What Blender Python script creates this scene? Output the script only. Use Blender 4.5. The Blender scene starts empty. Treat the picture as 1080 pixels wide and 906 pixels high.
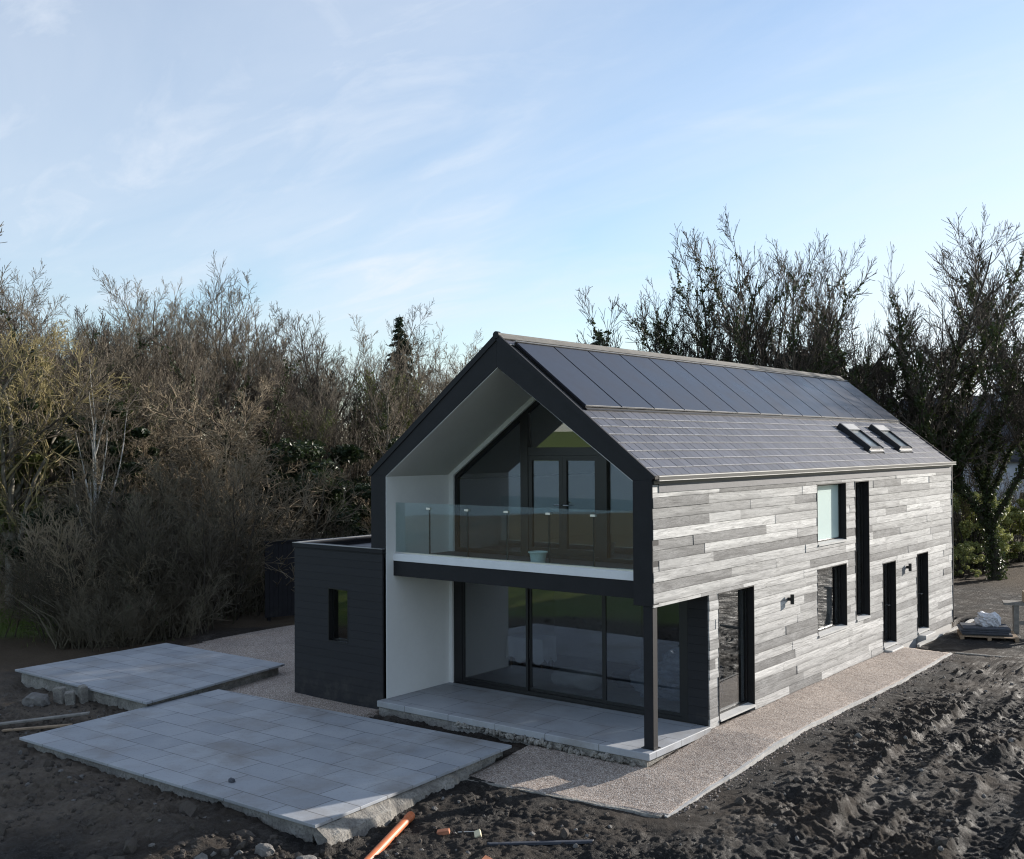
import bpy, math, random
import numpy as np
from mathutils import Vector, Matrix
random.seed(7)
S = bpy.context.scene
COL = S.collection
PI = math.pi

# ------------------------------------------------------------------ helpers
def tag(o, label=None, cat=None, group=None, kind=None):
    if label: o['label'] = label
    if cat: o['category'] = cat
    if group: o['group'] = group
    if kind: o['kind'] = kind
    return o

def empty(name, loc=(0, 0, 0), rz=0.0, parent=None):
    o = bpy.data.objects.new(name, None)
    COL.objects.link(o)
    o.location = loc
    o.rotation_euler = (0, 0, rz)
    o.empty_display_size = 0.2
    if parent: o.parent = parent
    return o

class MB:
    """collects faces of one mesh; every face has a material slot and a tone"""
    def __init__(s):
        s.v, s.f, s.mi, s.tone = [], [], [], []
    def poly(s, pts, mi=0, tone=0.5):
        b = len(s.v)
        s.v += [tuple(p) for p in pts]
        s.f.append(tuple(range(b, b + len(pts))))
        s.mi.append(mi); s.tone.append(tone)
    def box(s, x0, x1, y0, y1, z0, z1, mi=0, tone=0.5):
        c = [(x0, y0, z0), (x1, y0, z0), (x1, y1, z0), (x0, y1, z0), (x0, y0, z1), (x1, y0, z1), (x1, y1, z1), (x0, y1, z1)]
        s.hexa(c, mi, tone)
    def hexa(s, c, mi=0, tone=0.5):
        b = len(s.v)
        s.v += [tuple(p) for p in c]
        for q in ((0, 3, 2, 1), (4, 5, 6, 7), (0, 1, 5, 4), (1, 2, 6, 5), (2, 3, 7, 6), (3, 0, 4, 7)):
            s.f.append(tuple(b + i for i in q)); s.mi.append(mi); s.tone.append(tone)
    def prism(s, poly, axis, a0, a1, mi=0, tone=0.5):
        """extrude a 2-D outline along an axis: 'y' takes (x,z), 'z' takes (x,y), 'x' takes (y,z)"""
        def P(p, a):
            return {'y': (p[0], a, p[1]), 'z': (p[0], p[1], a), 'x': (a, p[0], p[1])}[axis]
        n = len(poly); b = len(s.v)
        s.v += [P(p, a0) for p in poly] + [P(p, a1) for p in poly]
        s.f.append(tuple(b + i for i in range(n))); s.f.append(tuple(b + n + i for i in reversed(range(n))))
        for i in range(n):
            j = (i + 1) % n
            s.f.append((b + j, b + i, b + n + i, b + n + j))
        s.mi += [mi] * (n + 2); s.tone += [tone] * (n + 2)
    def tube(s, pts, rad, n=10, mi=0, tone=0.5, cap=True, wall=None):
        pts = [Vector(p) for p in pts]
        if not hasattr(rad, '__len__'): rad = [rad] * len(pts)
        rings = []
        for i, p in enumerate(pts):
            d = (pts[min(i + 1, len(pts) - 1)] - pts[max(i - 1, 0)])
            d = d.normalized() if d.length > 1e-9 else Vector((0, 0, 1))
            a = d.cross(Vector((0, 0, 1)) if abs(d.z) < .9 else Vector((1, 0, 0))).normalized()
            c = d.cross(a)
            b = len(s.v)
            s.v += [tuple(p + (a * math.cos(2 * PI * k / n) + c * math.sin(2 * PI * k / n)) * rad[i]) for k in range(n)]
            rings.append(b)
        for r0, r1 in zip(rings, rings[1:]):
            for k in range(n):
                s.f.append((r0 + k, r0 + (k + 1) % n, r1 + (k + 1) % n, r1 + k)); s.mi.append(mi); s.tone.append(tone)
        if cap:
            s.f.append(tuple(rings[0] + k for k in reversed(range(n)))); s.mi.append(mi); s.tone.append(tone)
            s.f.append(tuple(rings[-1] + k for k in range(n))); s.mi.append(mi); s.tone.append(tone)
    def build(s, name, mats, parent=None, bevel=0.0, smooth=False, fix=True):
        me = bpy.data.meshes.new(name)
        me.from_pydata(s.v, [], s.f)
        if not isinstance(mats, (list, tuple)): mats = [mats]
        for m in mats: me.materials.append(m)
        me.polygons.foreach_set('material_index', s.mi)
        at = me.attributes.new('tone', 'FLOAT', 'FACE')
        at.data.foreach_set('value', s.tone)
        if smooth: me.polygons.foreach_set('use_smooth', [True] * len(s.f))
        if fix:
            import bmesh
            bm = bmesh.new(); bm.from_mesh(me)
            bmesh.ops.recalc_face_normals(bm, faces=bm.faces)
            bm.to_mesh(me); bm.free()
        me.update()
        o = bpy.data.objects.new(name, me)
        COL.objects.link(o)
        if parent: o.parent = parent
        if bevel > 0:
            md = o.modifiers.new('bevel', 'BEVEL'); md.width = bevel; md.segments = 1; md.limit_method = 'ANGLE'; md.angle_limit = 0.7
        return o

def raw_mesh(name, V, F, mats, parent=None, smooth=False, mi=None):
    """V (n,3) array, F (m,k) array"""
    me = bpy.data.meshes.new(name)
    V = np.asarray(V, dtype=np.float32); F = np.asarray(F, dtype=np.int32)
    k = F.shape[1]
    me.vertices.add(len(V)); me.vertices.foreach_set('co', V.ravel())
    me.loops.add(F.size); me.loops.foreach_set('vertex_index', F.ravel())
    me.polygons.add(len(F)); me.polygons.foreach_set('loop_start', np.arange(0, F.size, k, dtype=np.int32))
    if not isinstance(mats, (list, tuple)): mats = [mats]
    for m in mats: me.materials.append(m)
    if mi is not None: me.polygons.foreach_set('material_index', np.asarray(mi, dtype=np.int32))
    me.polygons.foreach_set('use_smooth', np.full(len(F), smooth))
    me.update(calc_edges=True); me.validate()
    o = bpy.data.objects.new(name, me); COL.objects.link(o)
    if parent: o.parent = parent
    return o

def dup(root, loc, rz=0.0, sc=1.0, label=None, group=None):
    r = root.copy(); COL.objects.link(r)
    r.location = loc; r.rotation_euler = (0, 0, rz)
    r.scale = (sc, sc, sc) if not hasattr(sc, '__len__') else sc
    if label: r['label'] = label
    if group: r['group'] = group
    elif 'group' in r: del r['group']
    for ch in root.children:
        c = ch.copy(); COL.objects.link(c); c.parent = r
        for g in ch.children:
            d = g.copy(); COL.objects.link(d); d.parent = c
    return r

# ------------------------------------------------------------------ numpy noise
def _h(ix, iy, seed):
    h = (ix.astype(np.int64) * 374761393 + iy.astype(np.int64) * 668265263 + seed * 974634777) & 0xffffffff
    h = ((h ^ (h >> 13)) * 1274126177) & 0xffffffff
    return h ^ (h >> 16)
def pnoise(x, y, seed=0):
    x0 = np.floor(x); y0 = np.floor(y); fx = x - x0; fy = y - y0
    u = fx * fx * fx * (fx * (fx * 6 - 15) + 10); v = fy * fy * fy * (fy * (fy * 6 - 15) + 10)
    def g(dx, dy):
        a = (_h(x0 + dx, y0 + dy, seed) & 65535) / 65536.0 * 2 * PI
        return np.cos(a) * (fx - dx) + np.sin(a) * (fy - dy)
    n0 = g(0, 0) * (1 - u) + g(1, 0) * u; n1 = g(0, 1) * (1 - u) + g(1, 1) * u
    return (n0 * (1 - v) + n1 * v) * 1.5
def fbm(x, y, seed=0, oct=4, gain=.5):
    t = 0; a = 1.0; f = 1.0
    for i in range(oct):
        t = t + a * pnoise(x * f, y * f, seed + i * 17); a *= gain; f *= 2.03
    return t
def worley(x, y, seed=0):
    x0 = np.floor(x); y0 = np.floor(y); d1 = np.full(x.shape, 9.0); idr = np.zeros(x.shape)
    for dx in (-1, 0, 1):
        for dy in (-1, 0, 1):
            h = _h(x0 + dx, y0 + dy, seed)
            px = x0 + dx + (h & 1023) / 1024.0; py = y0 + dy + ((h >> 10) & 1023) / 1024.0
            d = np.hypot(px - x, py - y)
            m = d < d1
            d1 = np.where(m, d, d1); idr = np.where(m, ((h >> 20) & 255) / 255.0, idr)
    return d1, idr
def sstep(a, b, x):
    t = np.clip((x - a) / (b - a), 0, 1); return t * t * (3 - 2 * t)

# ------------------------------------------------------------------ materials
class NT:
    def __init__(s, name):
        s.m = bpy.data.materials.new(name); s.m.use_nodes = True
        s.t = s.m.node_tree; s.t.nodes.clear()
        s.out = s.n('ShaderNodeOutputMaterial')
    def n(s, typ, **kw):
        nd = s.t.nodes.new(typ)
        for k, v in kw.items(): setattr(nd, k, v)
        return nd
    def l(s, a, b): s.t.links.new(a, b)
    def val(s, sock, v):
        if hasattr(v, 'is_linked'): s.l(v, sock)
        else:
            if sock.type == 'RGBA' and not hasattr(v, '__len__'): v = (v, v, v)
            if hasattr(v, '__len__') and len(v) == 3 and sock.type == 'RGBA': v = (*v, 1)
            sock.default_value = v
    def coord(s, scale=(1, 1, 1), loc=(0, 0, 0), kind='Object'):
        tc = s.n('ShaderNodeTexCoord'); mp = s.n('ShaderNodeMapping')
        mp.inputs['Scale'].default_value = scale; mp.inputs['Location'].default_value = loc
        s.l(tc.outputs[kind], mp.inputs[0]); return mp.outputs[0]
    def noise(s, vec, scale=5, detail=4, rough=.55, dist=0):
        nd = s.n('ShaderNodeTexNoise'); s.l(vec, nd.inputs['Vector'])
        nd.inputs['Scale'].default_value = scale; nd.inputs['Detail'].default_value = detail
        nd.inputs['Roughness'].default_value = rough; nd.inputs['Distortion'].default_value = dist
        return nd.outputs['Fac']
    def ramp(s, fac, stops, interp='LINEAR'):
        nd = s.n('ShaderNodeValToRGB'); s.l(fac, nd.inputs[0]); cr = nd.color_ramp; cr.interpolation = interp
        while len(cr.elements) < len(stops): cr.elements.new(0.5)
        for e, (p, c) in zip(cr.elements, stops):
            e.position = p; e.color = (c, c, c, 1) if not hasattr(c, '__len__') else (*c, 1)
        return nd.outputs[0]
    def mix(s, fac, a, b, mode='MIX'):
        nd = s.n('ShaderNodeMix', data_type='RGBA', blend_type=mode)
        s.val(nd.inputs[0], fac); s.val(nd.inputs[6], a); s.val(nd.inputs[7], b)
        return nd.outputs[2]
    def math(s, op, a, b=0.0, clamp=False):
        nd = s.n('ShaderNodeMath', operation=op, use_clamp=clamp); s.val(nd.inputs[0], a); s.val(nd.inputs[1], b)
        return nd.outputs[0]
    def attr(s, name, out='Fac'):
        nd = s.n('ShaderNodeAttribute', attribute_name=name); return nd.outputs[out]
    def bump(s, h, strength=.5, dist=.01, normal=None):
        nd = s.n('ShaderNodeBump'); s.l(h, nd.inputs['Height']); nd.inputs['Strength'].default_value = strength
        nd.inputs['Distance'].default_value = dist
        if normal: s.l(normal, nd.inputs['Normal'])
        return nd.outputs[0]
    def pbr(s, color, rough=.8, metal=0, normal=None, spec=.5, **kw):
        b = s.n('ShaderNodeBsdfPrincipled')
        s.val(b.inputs['Base Color'], color); s.val(b.inputs['Roughness'], rough); s.val(b.inputs['Metallic'], metal)
        s.val(b.inputs['Specular IOR Level'], spec)
        for k, v in kw.items(): s.val(b.inputs[k], v)
        if normal: s.l(normal, b.inputs['Normal'])
        s.l(b.outputs[0], s.out.inputs[0]); return s.m

def mat_simple(name, c, rough=.7, metal=0, var=.15, scale=6, bump=.2, dist=.004, spec=.4):
    t = NT(name); v = t.coord()
    n1 = t.noise(v, scale, 5); n2 = t.noise(v, scale * 9, 3)
    f = t.math('ADD', t.math('MULTIPLY', n1, .7), t.math('MULTIPLY', n2, .3))
    col = t.mix(t.ramp(f, [(.3, 0.), (.7, 1.)]), tuple(x * (1 - var) for x in c), tuple(min(1, x * (1 + var)) for x in c))
    return t.pbr(col, rough, metal, t.bump(n2, bump, dist), spec)

M = {}
def m_boards():
    t = NT('weathered_timber'); tone = t.attr('tone')
    tc = t.n('ShaderNodeTexCoord'); sx = t.n('ShaderNodeSeparateXYZ'); t.l(tc.outputs['Object'], sx.inputs[0])
    cx = t.n('ShaderNodeCombineXYZ')
    t.l(t.math('MULTIPLY', tone, 37.0), cx.inputs[0]); t.l(t.math('MULTIPLY', sx.outputs[1], .9), cx.inputs[1]); t.l(t.math('MULTIPLY', sx.outputs[2], 14.0), cx.inputs[2])
    g1 = t.noise(cx.outputs[0], 1.6, 6, .65, 1.2)
    cy = t.n('ShaderNodeCombineXYZ')
    t.l(t.math('MULTIPLY', tone, 91.0), cy.inputs[0]); t.l(t.math('MULTIPLY', sx.outputs[1], 5.0), cy.inputs[1]); t.l(t.math('MULTIPLY', sx.outputs[2], 60.0), cy.inputs[2])
    g2 = t.noise(cy.outputs[0], 2.0, 4, .6, .6)
    blot = t.noise(t.coord((1, .7, 1.6)), 2.3, 4)
    base = t.ramp(tone, [(0., (.21, .205, .20)), (.3, (.29, .284, .277)), (.55, (.44, .432, .418)), (.8, (.57, .56, .542)), (1., (.70, .688, .665))])
    grain = t.math('ADD', t.math('MULTIPLY', g1, .75), t.math('MULTIPLY', g2, .45))
    k = t.ramp(grain, [(.42, .25), (.54, .72), (.64, 1.0), (.78, 1.3)])
    col = t.mix(1.0, base, k, 'MULTIPLY')
    col = t.mix(t.ramp(blot, [(.42, 0.), (.66, .30)]), col, (.46, .455, .45))
    # charred / saw-tooth streak patches on the darker boards
    # patchy darkening towards the lower edge of each board
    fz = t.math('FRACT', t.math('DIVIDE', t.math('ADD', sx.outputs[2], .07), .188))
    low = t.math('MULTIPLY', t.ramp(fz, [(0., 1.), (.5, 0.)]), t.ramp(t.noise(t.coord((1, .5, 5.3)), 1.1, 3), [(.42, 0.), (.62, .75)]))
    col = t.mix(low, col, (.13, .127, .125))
    st = t.ramp(g2, [(.50, 0.), (.57, 1.)])
    col = t.mix(t.math('MULTIPLY', st, t.ramp(tone, [(.0, .8), (.5, .40), (1., .14)])), col, (.10, .097, .095))
    return t.pbr(col, .82, 0, t.bump(grain, .35, .004), .25)
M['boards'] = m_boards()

def m_dark_clad():
    t = NT('charcoal_cladding'); v = t.coord()
    sx = t.n('ShaderNodeSeparateXYZ'); t.l(v, sx.inputs[0])
    fr = t.math('FRACT', t.math('MULTIPLY', sx.outputs[2], 1 / .17))
    groove = t.ramp(fr, [(0., 0.), (.015, 0.), (.035, 1.), (1., 1.)])
    cx = t.coord((1.2, 1.2, 24)); g = t.noise(cx, 2, 5, .6, .4)
    fl = t.n('ShaderNodeTexWhiteNoise', noise_dimensions='1D'); t.l(t.math('FLOOR', t.math('MULTIPLY', sx.outputs[2], 1 / .17)), fl.inputs['W'])
    col = t.mix(g, (.008, .008, .0105), (.015, .015, .019))
    col = t.mix(t.math('MULTIPLY', fl.outputs['Value'], .30), col, (.020, .020, .025))
    col = t.mix(groove, (.005, .005, .006), col)
    dust = t.math('MULTIPLY', t.ramp(sx.outputs[2], [(.0, 1.), (.45, 0.)]), t.ramp(t.noise(v, 3.5, 5, .65), [(.45, 0.), (.72, .45)])); col = t.mix(dust, col, (.075, .068, .06))
    n = t.bump(groove, .7, .005); n = t.bump(g, .2, .003, n)
    return t.pbr(col, .62, 0, n, .4)
M['clad'] = m_dark_clad()
M['trim'] = mat_simple('charcoal_trim', (.0125, .0125, .0155), .6, 0, .25, 3, .1, .002, .3)
M['black'] = mat_simple('black_aluminium', (.010, .010, .011), .38, 0, .2, 3, .05, .001, .5)
M['jamb'] = mat_simple('black_reveal_lining', (.012, .012, .013), .6, 0, .2, 3, .05, .001, .3)
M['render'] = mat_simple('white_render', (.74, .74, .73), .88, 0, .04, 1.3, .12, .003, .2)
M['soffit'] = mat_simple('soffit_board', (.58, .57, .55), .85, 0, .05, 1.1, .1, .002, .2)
M['plaster'] = mat_simple('interior_plaster', (.55, .54, .52), .9, 0, .06, 1., .1, .002, .2)
M['band'] = mat_simple('pale_edge_metal', (.72, .73, .75), .5, 0, .05, 2, .05, .001, .5)
M['steel'] = mat_simple('zinc_flashing', (.30, .30, .30), .5, .6, .15, 2, .1, .002, .5)
M['ridge'] = mat_simple('ridge_tile', (.16, .15, .135), .8, 0, .25, 5, .3, .006, .3)
M['sill'] = mat_simple('grey_sill', (.48, .475, .46), .7, 0, .12, 3, .2, .002, .3)
M['intfloor'] = mat_simple('interior_screed', (.30, .27, .23), .8, 0, .2, 1.5, .2, .003, .3)
M['felt'] = mat_simple('flat_roof_membrane', (.11, .11, .12), .6, 0, .2, 1.2, .3, .006, .4)

def m_glass(name, f0=.05, tint=(.84, .86, .87), shade=0.0):
    t = NT(name)
    lw = t.n('ShaderNodeLayerWeight'); lw.inputs[0].default_value = .5
    p5 = t.math('POWER', lw.outputs['Facing'], 5.0)
    F = t.math('ADD', t.math('MULTIPLY', p5, 1 - f0), f0, True)
    tr = t.n('ShaderNodeBsdfTransparent'); tr.inputs[0].default_value = (*tint, 1)
    gl = t.n('ShaderNodeBsdfGlossy'); gl.inputs['Roughness'].default_value = 0.0; gl.inputs[0].default_value = (1, 1, 1, 1)
    nz = t.noise(t.coord(), .9, 1)
    t.l(t.bump(nz, .03, .01), gl.inputs['Normal'])
    mx = t.n('ShaderNodeMixShader'); t.l(F, mx.inputs[0]); t.l(tr.outputs[0], mx.inputs[1]); t.l(gl.outputs[0], mx.inputs[2])
    t.l(mx.outputs[0], t.out.inputs[0]); return t.m
M['glass'] = m_glass('window_glass', .125, (.70, .72, .74))
M['balglass'] = m_glass('balustrade_glass', .06, (.86, .925, .925))
M['frost'] = mat_simple('frosted_glass', (.62, .74, .71), .25, 0, .03, 1, .02, .001, .6)
M['skypane'] = mat_simple('roof_window_glass', (.22, .25, .27), .08, 0, .05, 1, .02, .001, .6)
def m_chrome():
    t = NT('brushed_steel'); return t.pbr((.7, .7, .7), .3, 1)
M['chrome'] = m_chrome()

def m_slate():
    t = NT('roof_slate'); tone = t.attr('tone'); v = t.coord()
    n = t.noise(v, 14, 5)
    col = t.ramp(tone, [(0., (.038, .040, .054)), (1., (.080, .083, .106))])
    col = t.mix(t.math('MULTIPLY', n, .4), col, (.13, .134, .155))
    return t.pbr(col, t.ramp(n, [(.3, .42), (.7, .6)]), 0, t.bump(n, .25, .004), .5)
M['slate'] = m_slate()
M['slate_edge'] = mat_simple('slate_edge_glint', (.33, .33, .345), .7, 0, .2, 9, .2, .002, .4)  # sun glint along the slate edges, painted as a paler colour
def m_pv():
    t = NT('solar_panel_glass'); v = t.coord()
    n = t.noise(v, 1.2, 3); n2 = t.noise(v, 55, 2)
    col = t.mix(n, (.018, .019, .027), (.028, .029, .040))
    col = t.mix(t.math('MULTIPLY', n2, .35), col, (.055, .055, .065))
    return t.pbr(col, t.ramp(n, [(.3, .26), (.7, .38)]), 0, None, .35)
M['pv'] = m_pv()

def m_paving(name, tilt=0.0, c0=(.27, .29, .32), c1=(.36, .38, .41), bs=(1.05, .62)):
    t = NT(name); v = t.coord()
    mp = t.n('ShaderNodeMapping'); t.l(v, mp.inputs[0]); mp.inputs['Rotation'].default_value = (0, 0, tilt)
    br = t.n('ShaderNodeTexBrick'); t.l(mp.outputs[0], br.inputs['Vector'])
    br.offset = .37; br.inputs['Scale'].default_value = 1.0
    br.inputs['Brick Width'].default_value = bs[0]; br.inputs['Row Height'].default_value = bs[1]
    br.inputs['Mortar Size'].default_value = .010; br.inputs['Mortar Smooth'].default_value = .2; br.inputs['Bias'].default_value = 0
    br.inputs['Color1'].default_value = (*c0, 1); br.inputs['Color2'].default_value = (*c1, 1); br.inputs['Mortar'].default_value = (.12, .12, .125, 1)
    n1 = t.noise(v, .9, 5, .6); n2 = t.noise(v, 18, 4)
    miss = t.ramp(t.noise(v, .8, 3, .6), [(.42, 1.), (.54, .08)])      # joints partly filled with grout dust
    col = t.mix(t.math('MULTIPLY', br.outputs['Fac'], miss), t.mix(.95, c0, br.outputs['Color']), (.085, .085, .09))
    col = t.mix(t.ramp(n1, [(.45, 0.), (.7, .55)]), col, (.44, .45, .46))
    col = t.mix(t.ramp(n2, [(.55, 0.), (.75, .3)]), col, (.19, .19, .2))
    dirt = t.ramp(t.noise(t.coord(loc=(3, 7, 0)), .55, 6, .68), [(.48, 0.), (.70, .72)])
    col = t.mix(dirt, col, (.20, .18, .16))
    spots = t.ramp(t.noise(v, 46, 2, .5), [(.70, 0.), (.74, .8)])
    col = t.mix(spots, col, (.10, .095, .09))
    h = t.math('SUBTRACT', t.math('MULTIPLY', n2, .25), t.math('MULTIPLY', br.outputs['Fac'], miss))
    return t.pbr(col, t.ramp(n1, [(.35, .5), (.65, .78)]), 0, t.bump(h, .5, .006), .4)
M['paving'] = m_paving('grey_paving')
M['patio'] = m_paving('patio_paving', 0, (.29, .305, .33), (.34, .355, .38), (1.2, .9))
def m_concrete():
    t = NT('rough_concrete'); v = t.coord()
    n1 = t.noise(v, 2.2, 6, .65); n2 = t.noise(v, 22, 5, .6)
    col = t.ramp(n1, [(.3, (.14, .13, .12)), (.5, (.26, .245, .22)), (.7, (.38, .36, .33))])
    col = t.mix(t.ramp(n2, [(.5, 0.), (.62, .6)]), col, (.13, .12, .11))
    return t.pbr(col, .9, 0, t.bump(t.math('ADD', n1, n2), .9, .03), .2)
M['concrete'] = m_concrete()
M['kerb'] = mat_simple('pale_concrete_edging', (.46, .445, .42), .85, 0, .2, 7, .5, .01, .2)

def m_gravel():
    t = NT('pinkish_gravel'); v = t.coord()
    vo = t.n('ShaderNodeTexVoronoi'); t.l(v, vo.inputs['Vector']); vo.inputs['Scale'].default_value = 46
    hs = t.n('ShaderNodeSeparateColor'); t.l(vo.outputs['Color'], hs.inputs[0])
    col = t.ramp(hs.outputs[0], [(0., (.27, .205, .165)), (.35, (.45, .365, .305)), (.7, (.56, .475, .41)), (1., (.70, .63, .56))])
    n = t.noise(v, 1.1, 4)
    col = t.mix(t.ramp(n, [(.4, 0.), (.7, .35)]), col, (.25, .21, .19))
    edge = t.ramp(vo.outputs['Distance'], [(.30, 1.), (.70, .45)])
    col = t.mix(1.0, col, edge, 'MULTIPLY')
    n3 = t.noise(v, 70, 3)
    h = t.math('ADD', t.math('MULTIPLY', vo.outputs['Distance'], -1.0), t.math('MULTIPLY', n3, .3))
    return t.pbr(col, .85, 0, t.bump(h, .35, .014), .3)
M['gravel'] = m_gravel()

def m_ground():
    t = NT('site_ground'); v = t.coord()
    z = t.n('ShaderNodeAttribute', attribute_name='zone'); sp = t.n('ShaderNodeSeparateColor'); t.l(z.outputs['Color'], sp.inputs[0])
    reedc = t.mix(t.noise(v, .2, 5, .6), (.20, .155, .10), (.10, .085, .05))
    n0 = t.noise(v, .35, 5, .6); n1 = t.noise(v, 2.4, 6, .65); n2 = t.noise(v, 15, 5, .65); n3 = t.noise(v, 60, 3, .6)
    litter = t.mix(n2, (.050, .036, .024), (.115, .085, .055))
    grass = t.mix(n1, (.095, .150, .032), (.180, .235, .060)); grass = t.mix(t.ramp(n0, [(.45, 0.), (.65, .5)]), grass, (.17, .15, .06))
    mud = t.mix(t.ramp(n1, [(.35, 0.), (.65, 1.)]), (.011, .010, .0095), (.027, .0245, .0225))
    mud = t.mix(t.ramp(n2, [(.54, 0.), (.74, .6)]), mud, (.075, .069, .065))
    mud = t.mix(t.ramp(n3, [(.60, 0.), (.68, .7)]), mud, (.15, .14, .13))
    soil = t.mix(t.ramp(n1, [(.35, 0.), (.65, 1.)]), (.085, .068, .053), (.165, .135, .106))
    soil = t.mix(t.ramp(n2, [(.52, 0.), (.7, .6)]), soil, (.045, .038, .032))
    soil = t.mix(t.ramp(n3, [(.62, 0.), (.70, .5)]), soil, (.19, .17, .15))
    mud = t.mix(t.ramp(n0, [(.45, 0.), (.62, .6)]), mud, (.060, .045, .033)); crust = t.ramp(t.noise(t.coord(loc=(11, 5, 0)), .7, 5, .62), [(.57, 0.), (.68, .5)]); mud = t.mix(t.math('MULTIPLY', crust, t.ramp(n2, [(.35, .25), (.6, 1.)])), mud, (.135, .12, .105)); col = t.mix(t.attr('reed'), litter, reedc); col = t.mix(sp.outputs[0], col, mud); col = t.mix(sp.outputs[2], col, soil); col = t.mix(sp.outputs[1], col, grass)
    wet = t.ramp(n1, [(.38, .58), (.58, .95)])
    rough = t.mix(sp.outputs[0], .95, wet)
    h = t.math('ADD', t.math('MULTIPLY', n2, .6), t.math('MULTIPLY', n3, .5))
    return t.pbr(col, rough, 0, t.bump(h, 1.0, .06), .22)
M['ground'] = m_ground()
def m_water():
    t = NT('lough_water'); n = t.noise(t.coord((1, 1, 1)), .5, 4)
    return t.pbr((.035, .075, .115), .28, 0, t.bump(n, .5, .25), .5)
M['water'] = m_water()

def m_bark(name, c0, c1, sc=9):
    t = NT(name); v = t.coord((1, 1, .35)); n = t.noise(v, sc, 4); n2 = t.noise(t.coord(), .8, 3)
    col = t.mix(t.ramp(n, [(.35, 0.), (.65, 1.)]), c0, c1)
    col = t.mix(t.ramp(n2, [(.5, 0.), (.7, .5)]), col, (.075, .085, .035))
    return t.pbr(col, .9, 0, t.bump(n, .5, .03), .2)
M['bark'] = m_bark('grey_brown_bark', (.110, .100, .085), (.27, .25, .21))
M['bark_dark'] = m_bark('dark_bark', (.035, .030, .025), (.085, .072, .058))
M['birch'] = m_bark('white_birch_bark', (.30, .29, .26), (.58, .56, .52), 5)
def m_twig(name, c0, c1):
    t = NT(name); oi = t.n('ShaderNodeObjectInfo')
    n = t.noise(t.coord(), .9, 3)
    col = t.mix(n, c0, c1)
    k = t.ramp(oi.outputs['Random'], [(0., .5), (1., 1.4)])
    col = t.mix(1.0, col, k, 'MULTIPLY')
    return t.pbr(col, .85, 0, None, .2)
M['twig'] = m_twig('brown_twigs', (.115, .095, .070), (.212, .178, .134))
M['twig_dark'] = m_twig('dark_twigs', (.050, .041, .034), (.090, .073, .058))
M['twig_red'] = m_twig('russet_twigs', (.145, .115, .076), (.240, .195, .136))
M['twig_yel'] = m_twig('straw_twigs', (.20, .165, .075), (.30, .25, .13))
M['twig_grey'] = m_twig('grey_scrub_twigs', (.074, .065, .046), (.135, .117, .083))
def m_leaf(name, c0, c1):
    t = NT(name); tone = t.n('ShaderNodeTexWhiteNoise', noise_dimensions='3D')
    g = t.n('ShaderNodeNewGeometry'); n = t.noise(t.coord(), 1.3, 3)
    col = t.mix(t.math('MULTIPLY', t.math('ADD', n, g.outputs['Random Per Island']), .5), c0, c1)
    b = t.n('ShaderNodeBsdfPrincipled'); t.l(col, b.inputs['Base Color']); b.inputs['Roughness'].default_value = .45
    b.inputs['Specular IOR Level'].default_value = .35
    tl = t.n('ShaderNodeBsdfTranslucent'); t.l(col, tl.inputs[0])
    mx = t.n('ShaderNodeMixShader'); mx.inputs[0].default_value = .25; t.l(b.outputs[0], mx.inputs[1]); t.l(tl.outputs[0], mx.inputs[2])
    t.l(mx.outputs[0], t.out.inputs[0]); return t.m
M['ivy'] = m_leaf('ivy_leaves', (.020, .030, .010), (.070, .090, .030))
M['evergreen'] = m_leaf('evergreen_leaves', (.012, .022, .010), (.045, .065, .025))
M['olive'] = m_leaf('olive_ivy_leaves', (.08, .10, .025), (.20, .22, .07))
M['hedge'] = m_leaf('yellow_green_leaves', (.20, .22, .06), (.46, .47, .2))
M['needles'] = m_leaf('conifer_needles', (.014, .026, .014), (.04, .062, .03))
M['bramble'] = m_leaf('bramble_leaves', (.03, .035, .014), (.08, .085, .035))

# ------------------------------------------------------------------ the ground, one sheet to the horizon
PATH_Y = [-3.2, -1.7, -.2, 2.2, 60.]; PATH_Z = [-.42, -.37, -.25, -.06, -.06]
SLABS = [(0.1, 6.9, -.1, 17.8), (4.55, 8.27, -1.98, 12.5), (6.8, 8.3, 2, 12.6), (6.9, 7.4, 12, 18.0), (-1.8, .7, -.3, 7.2), (-3.15, 4.6, -5.9, -1.2), (4.4, 7.2, -1.7, 0.0),
         (-8.85, -3.55, -3.05, 1.0), (-9.7, 0.5, -1.1, 8.8), (4.4, 8.2, -2.0, 2.4), (4.4, 6.5, -2.12, 0)]
def mud_mask(X, Y):
    w = fbm(X * .25, Y * .25, 5, 3) * 1.6
    return sstep(-11.5, -9.5, X + w) * (1 - sstep(24, 27, X + w)) * sstep(-10.6, -9.4, Y + np.clip(X, -12, 8) * .35 + w * .25) * (1 - sstep(26, 30, Y + w))
def ground_base(X, Y):
    zr = np.interp(Y, [-14, -6, -2.4, 3, 14, 30], [-.50, -.47, -.42, -.11, -.085, -.10])
    zl = np.interp(Y, [-14, -6, -3, 3, 14, 30], [-.32, -.31, -.34, -.20, -.15, -.12])
    k = sstep(3.2, 5.6, X); z = zr * k + zl * (1 - k)
    left = 1 - sstep(-10.5, -8.5, X)
    z = z * (1 - left) + left * (-.22)
    z = z + 4.6 * (1 - sstep(-40, -17, X)) * sstep(-6, 6, Y) + .8 * sstep(30, 60, Y)
    z = z + fbm(X * .03, Y * .03, 91, 3) * .5 * sstep(18, 60, np.hypot(X - 4, Y - 4))
    s = -.56 * X - .83 * Y
    z = z - 9.5 * sstep(62, 100, s) + (27 + 16 * fbm(X * .0016, Y * .0016, 3, 4)) * sstep(620, 1300, s)
    return z
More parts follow.
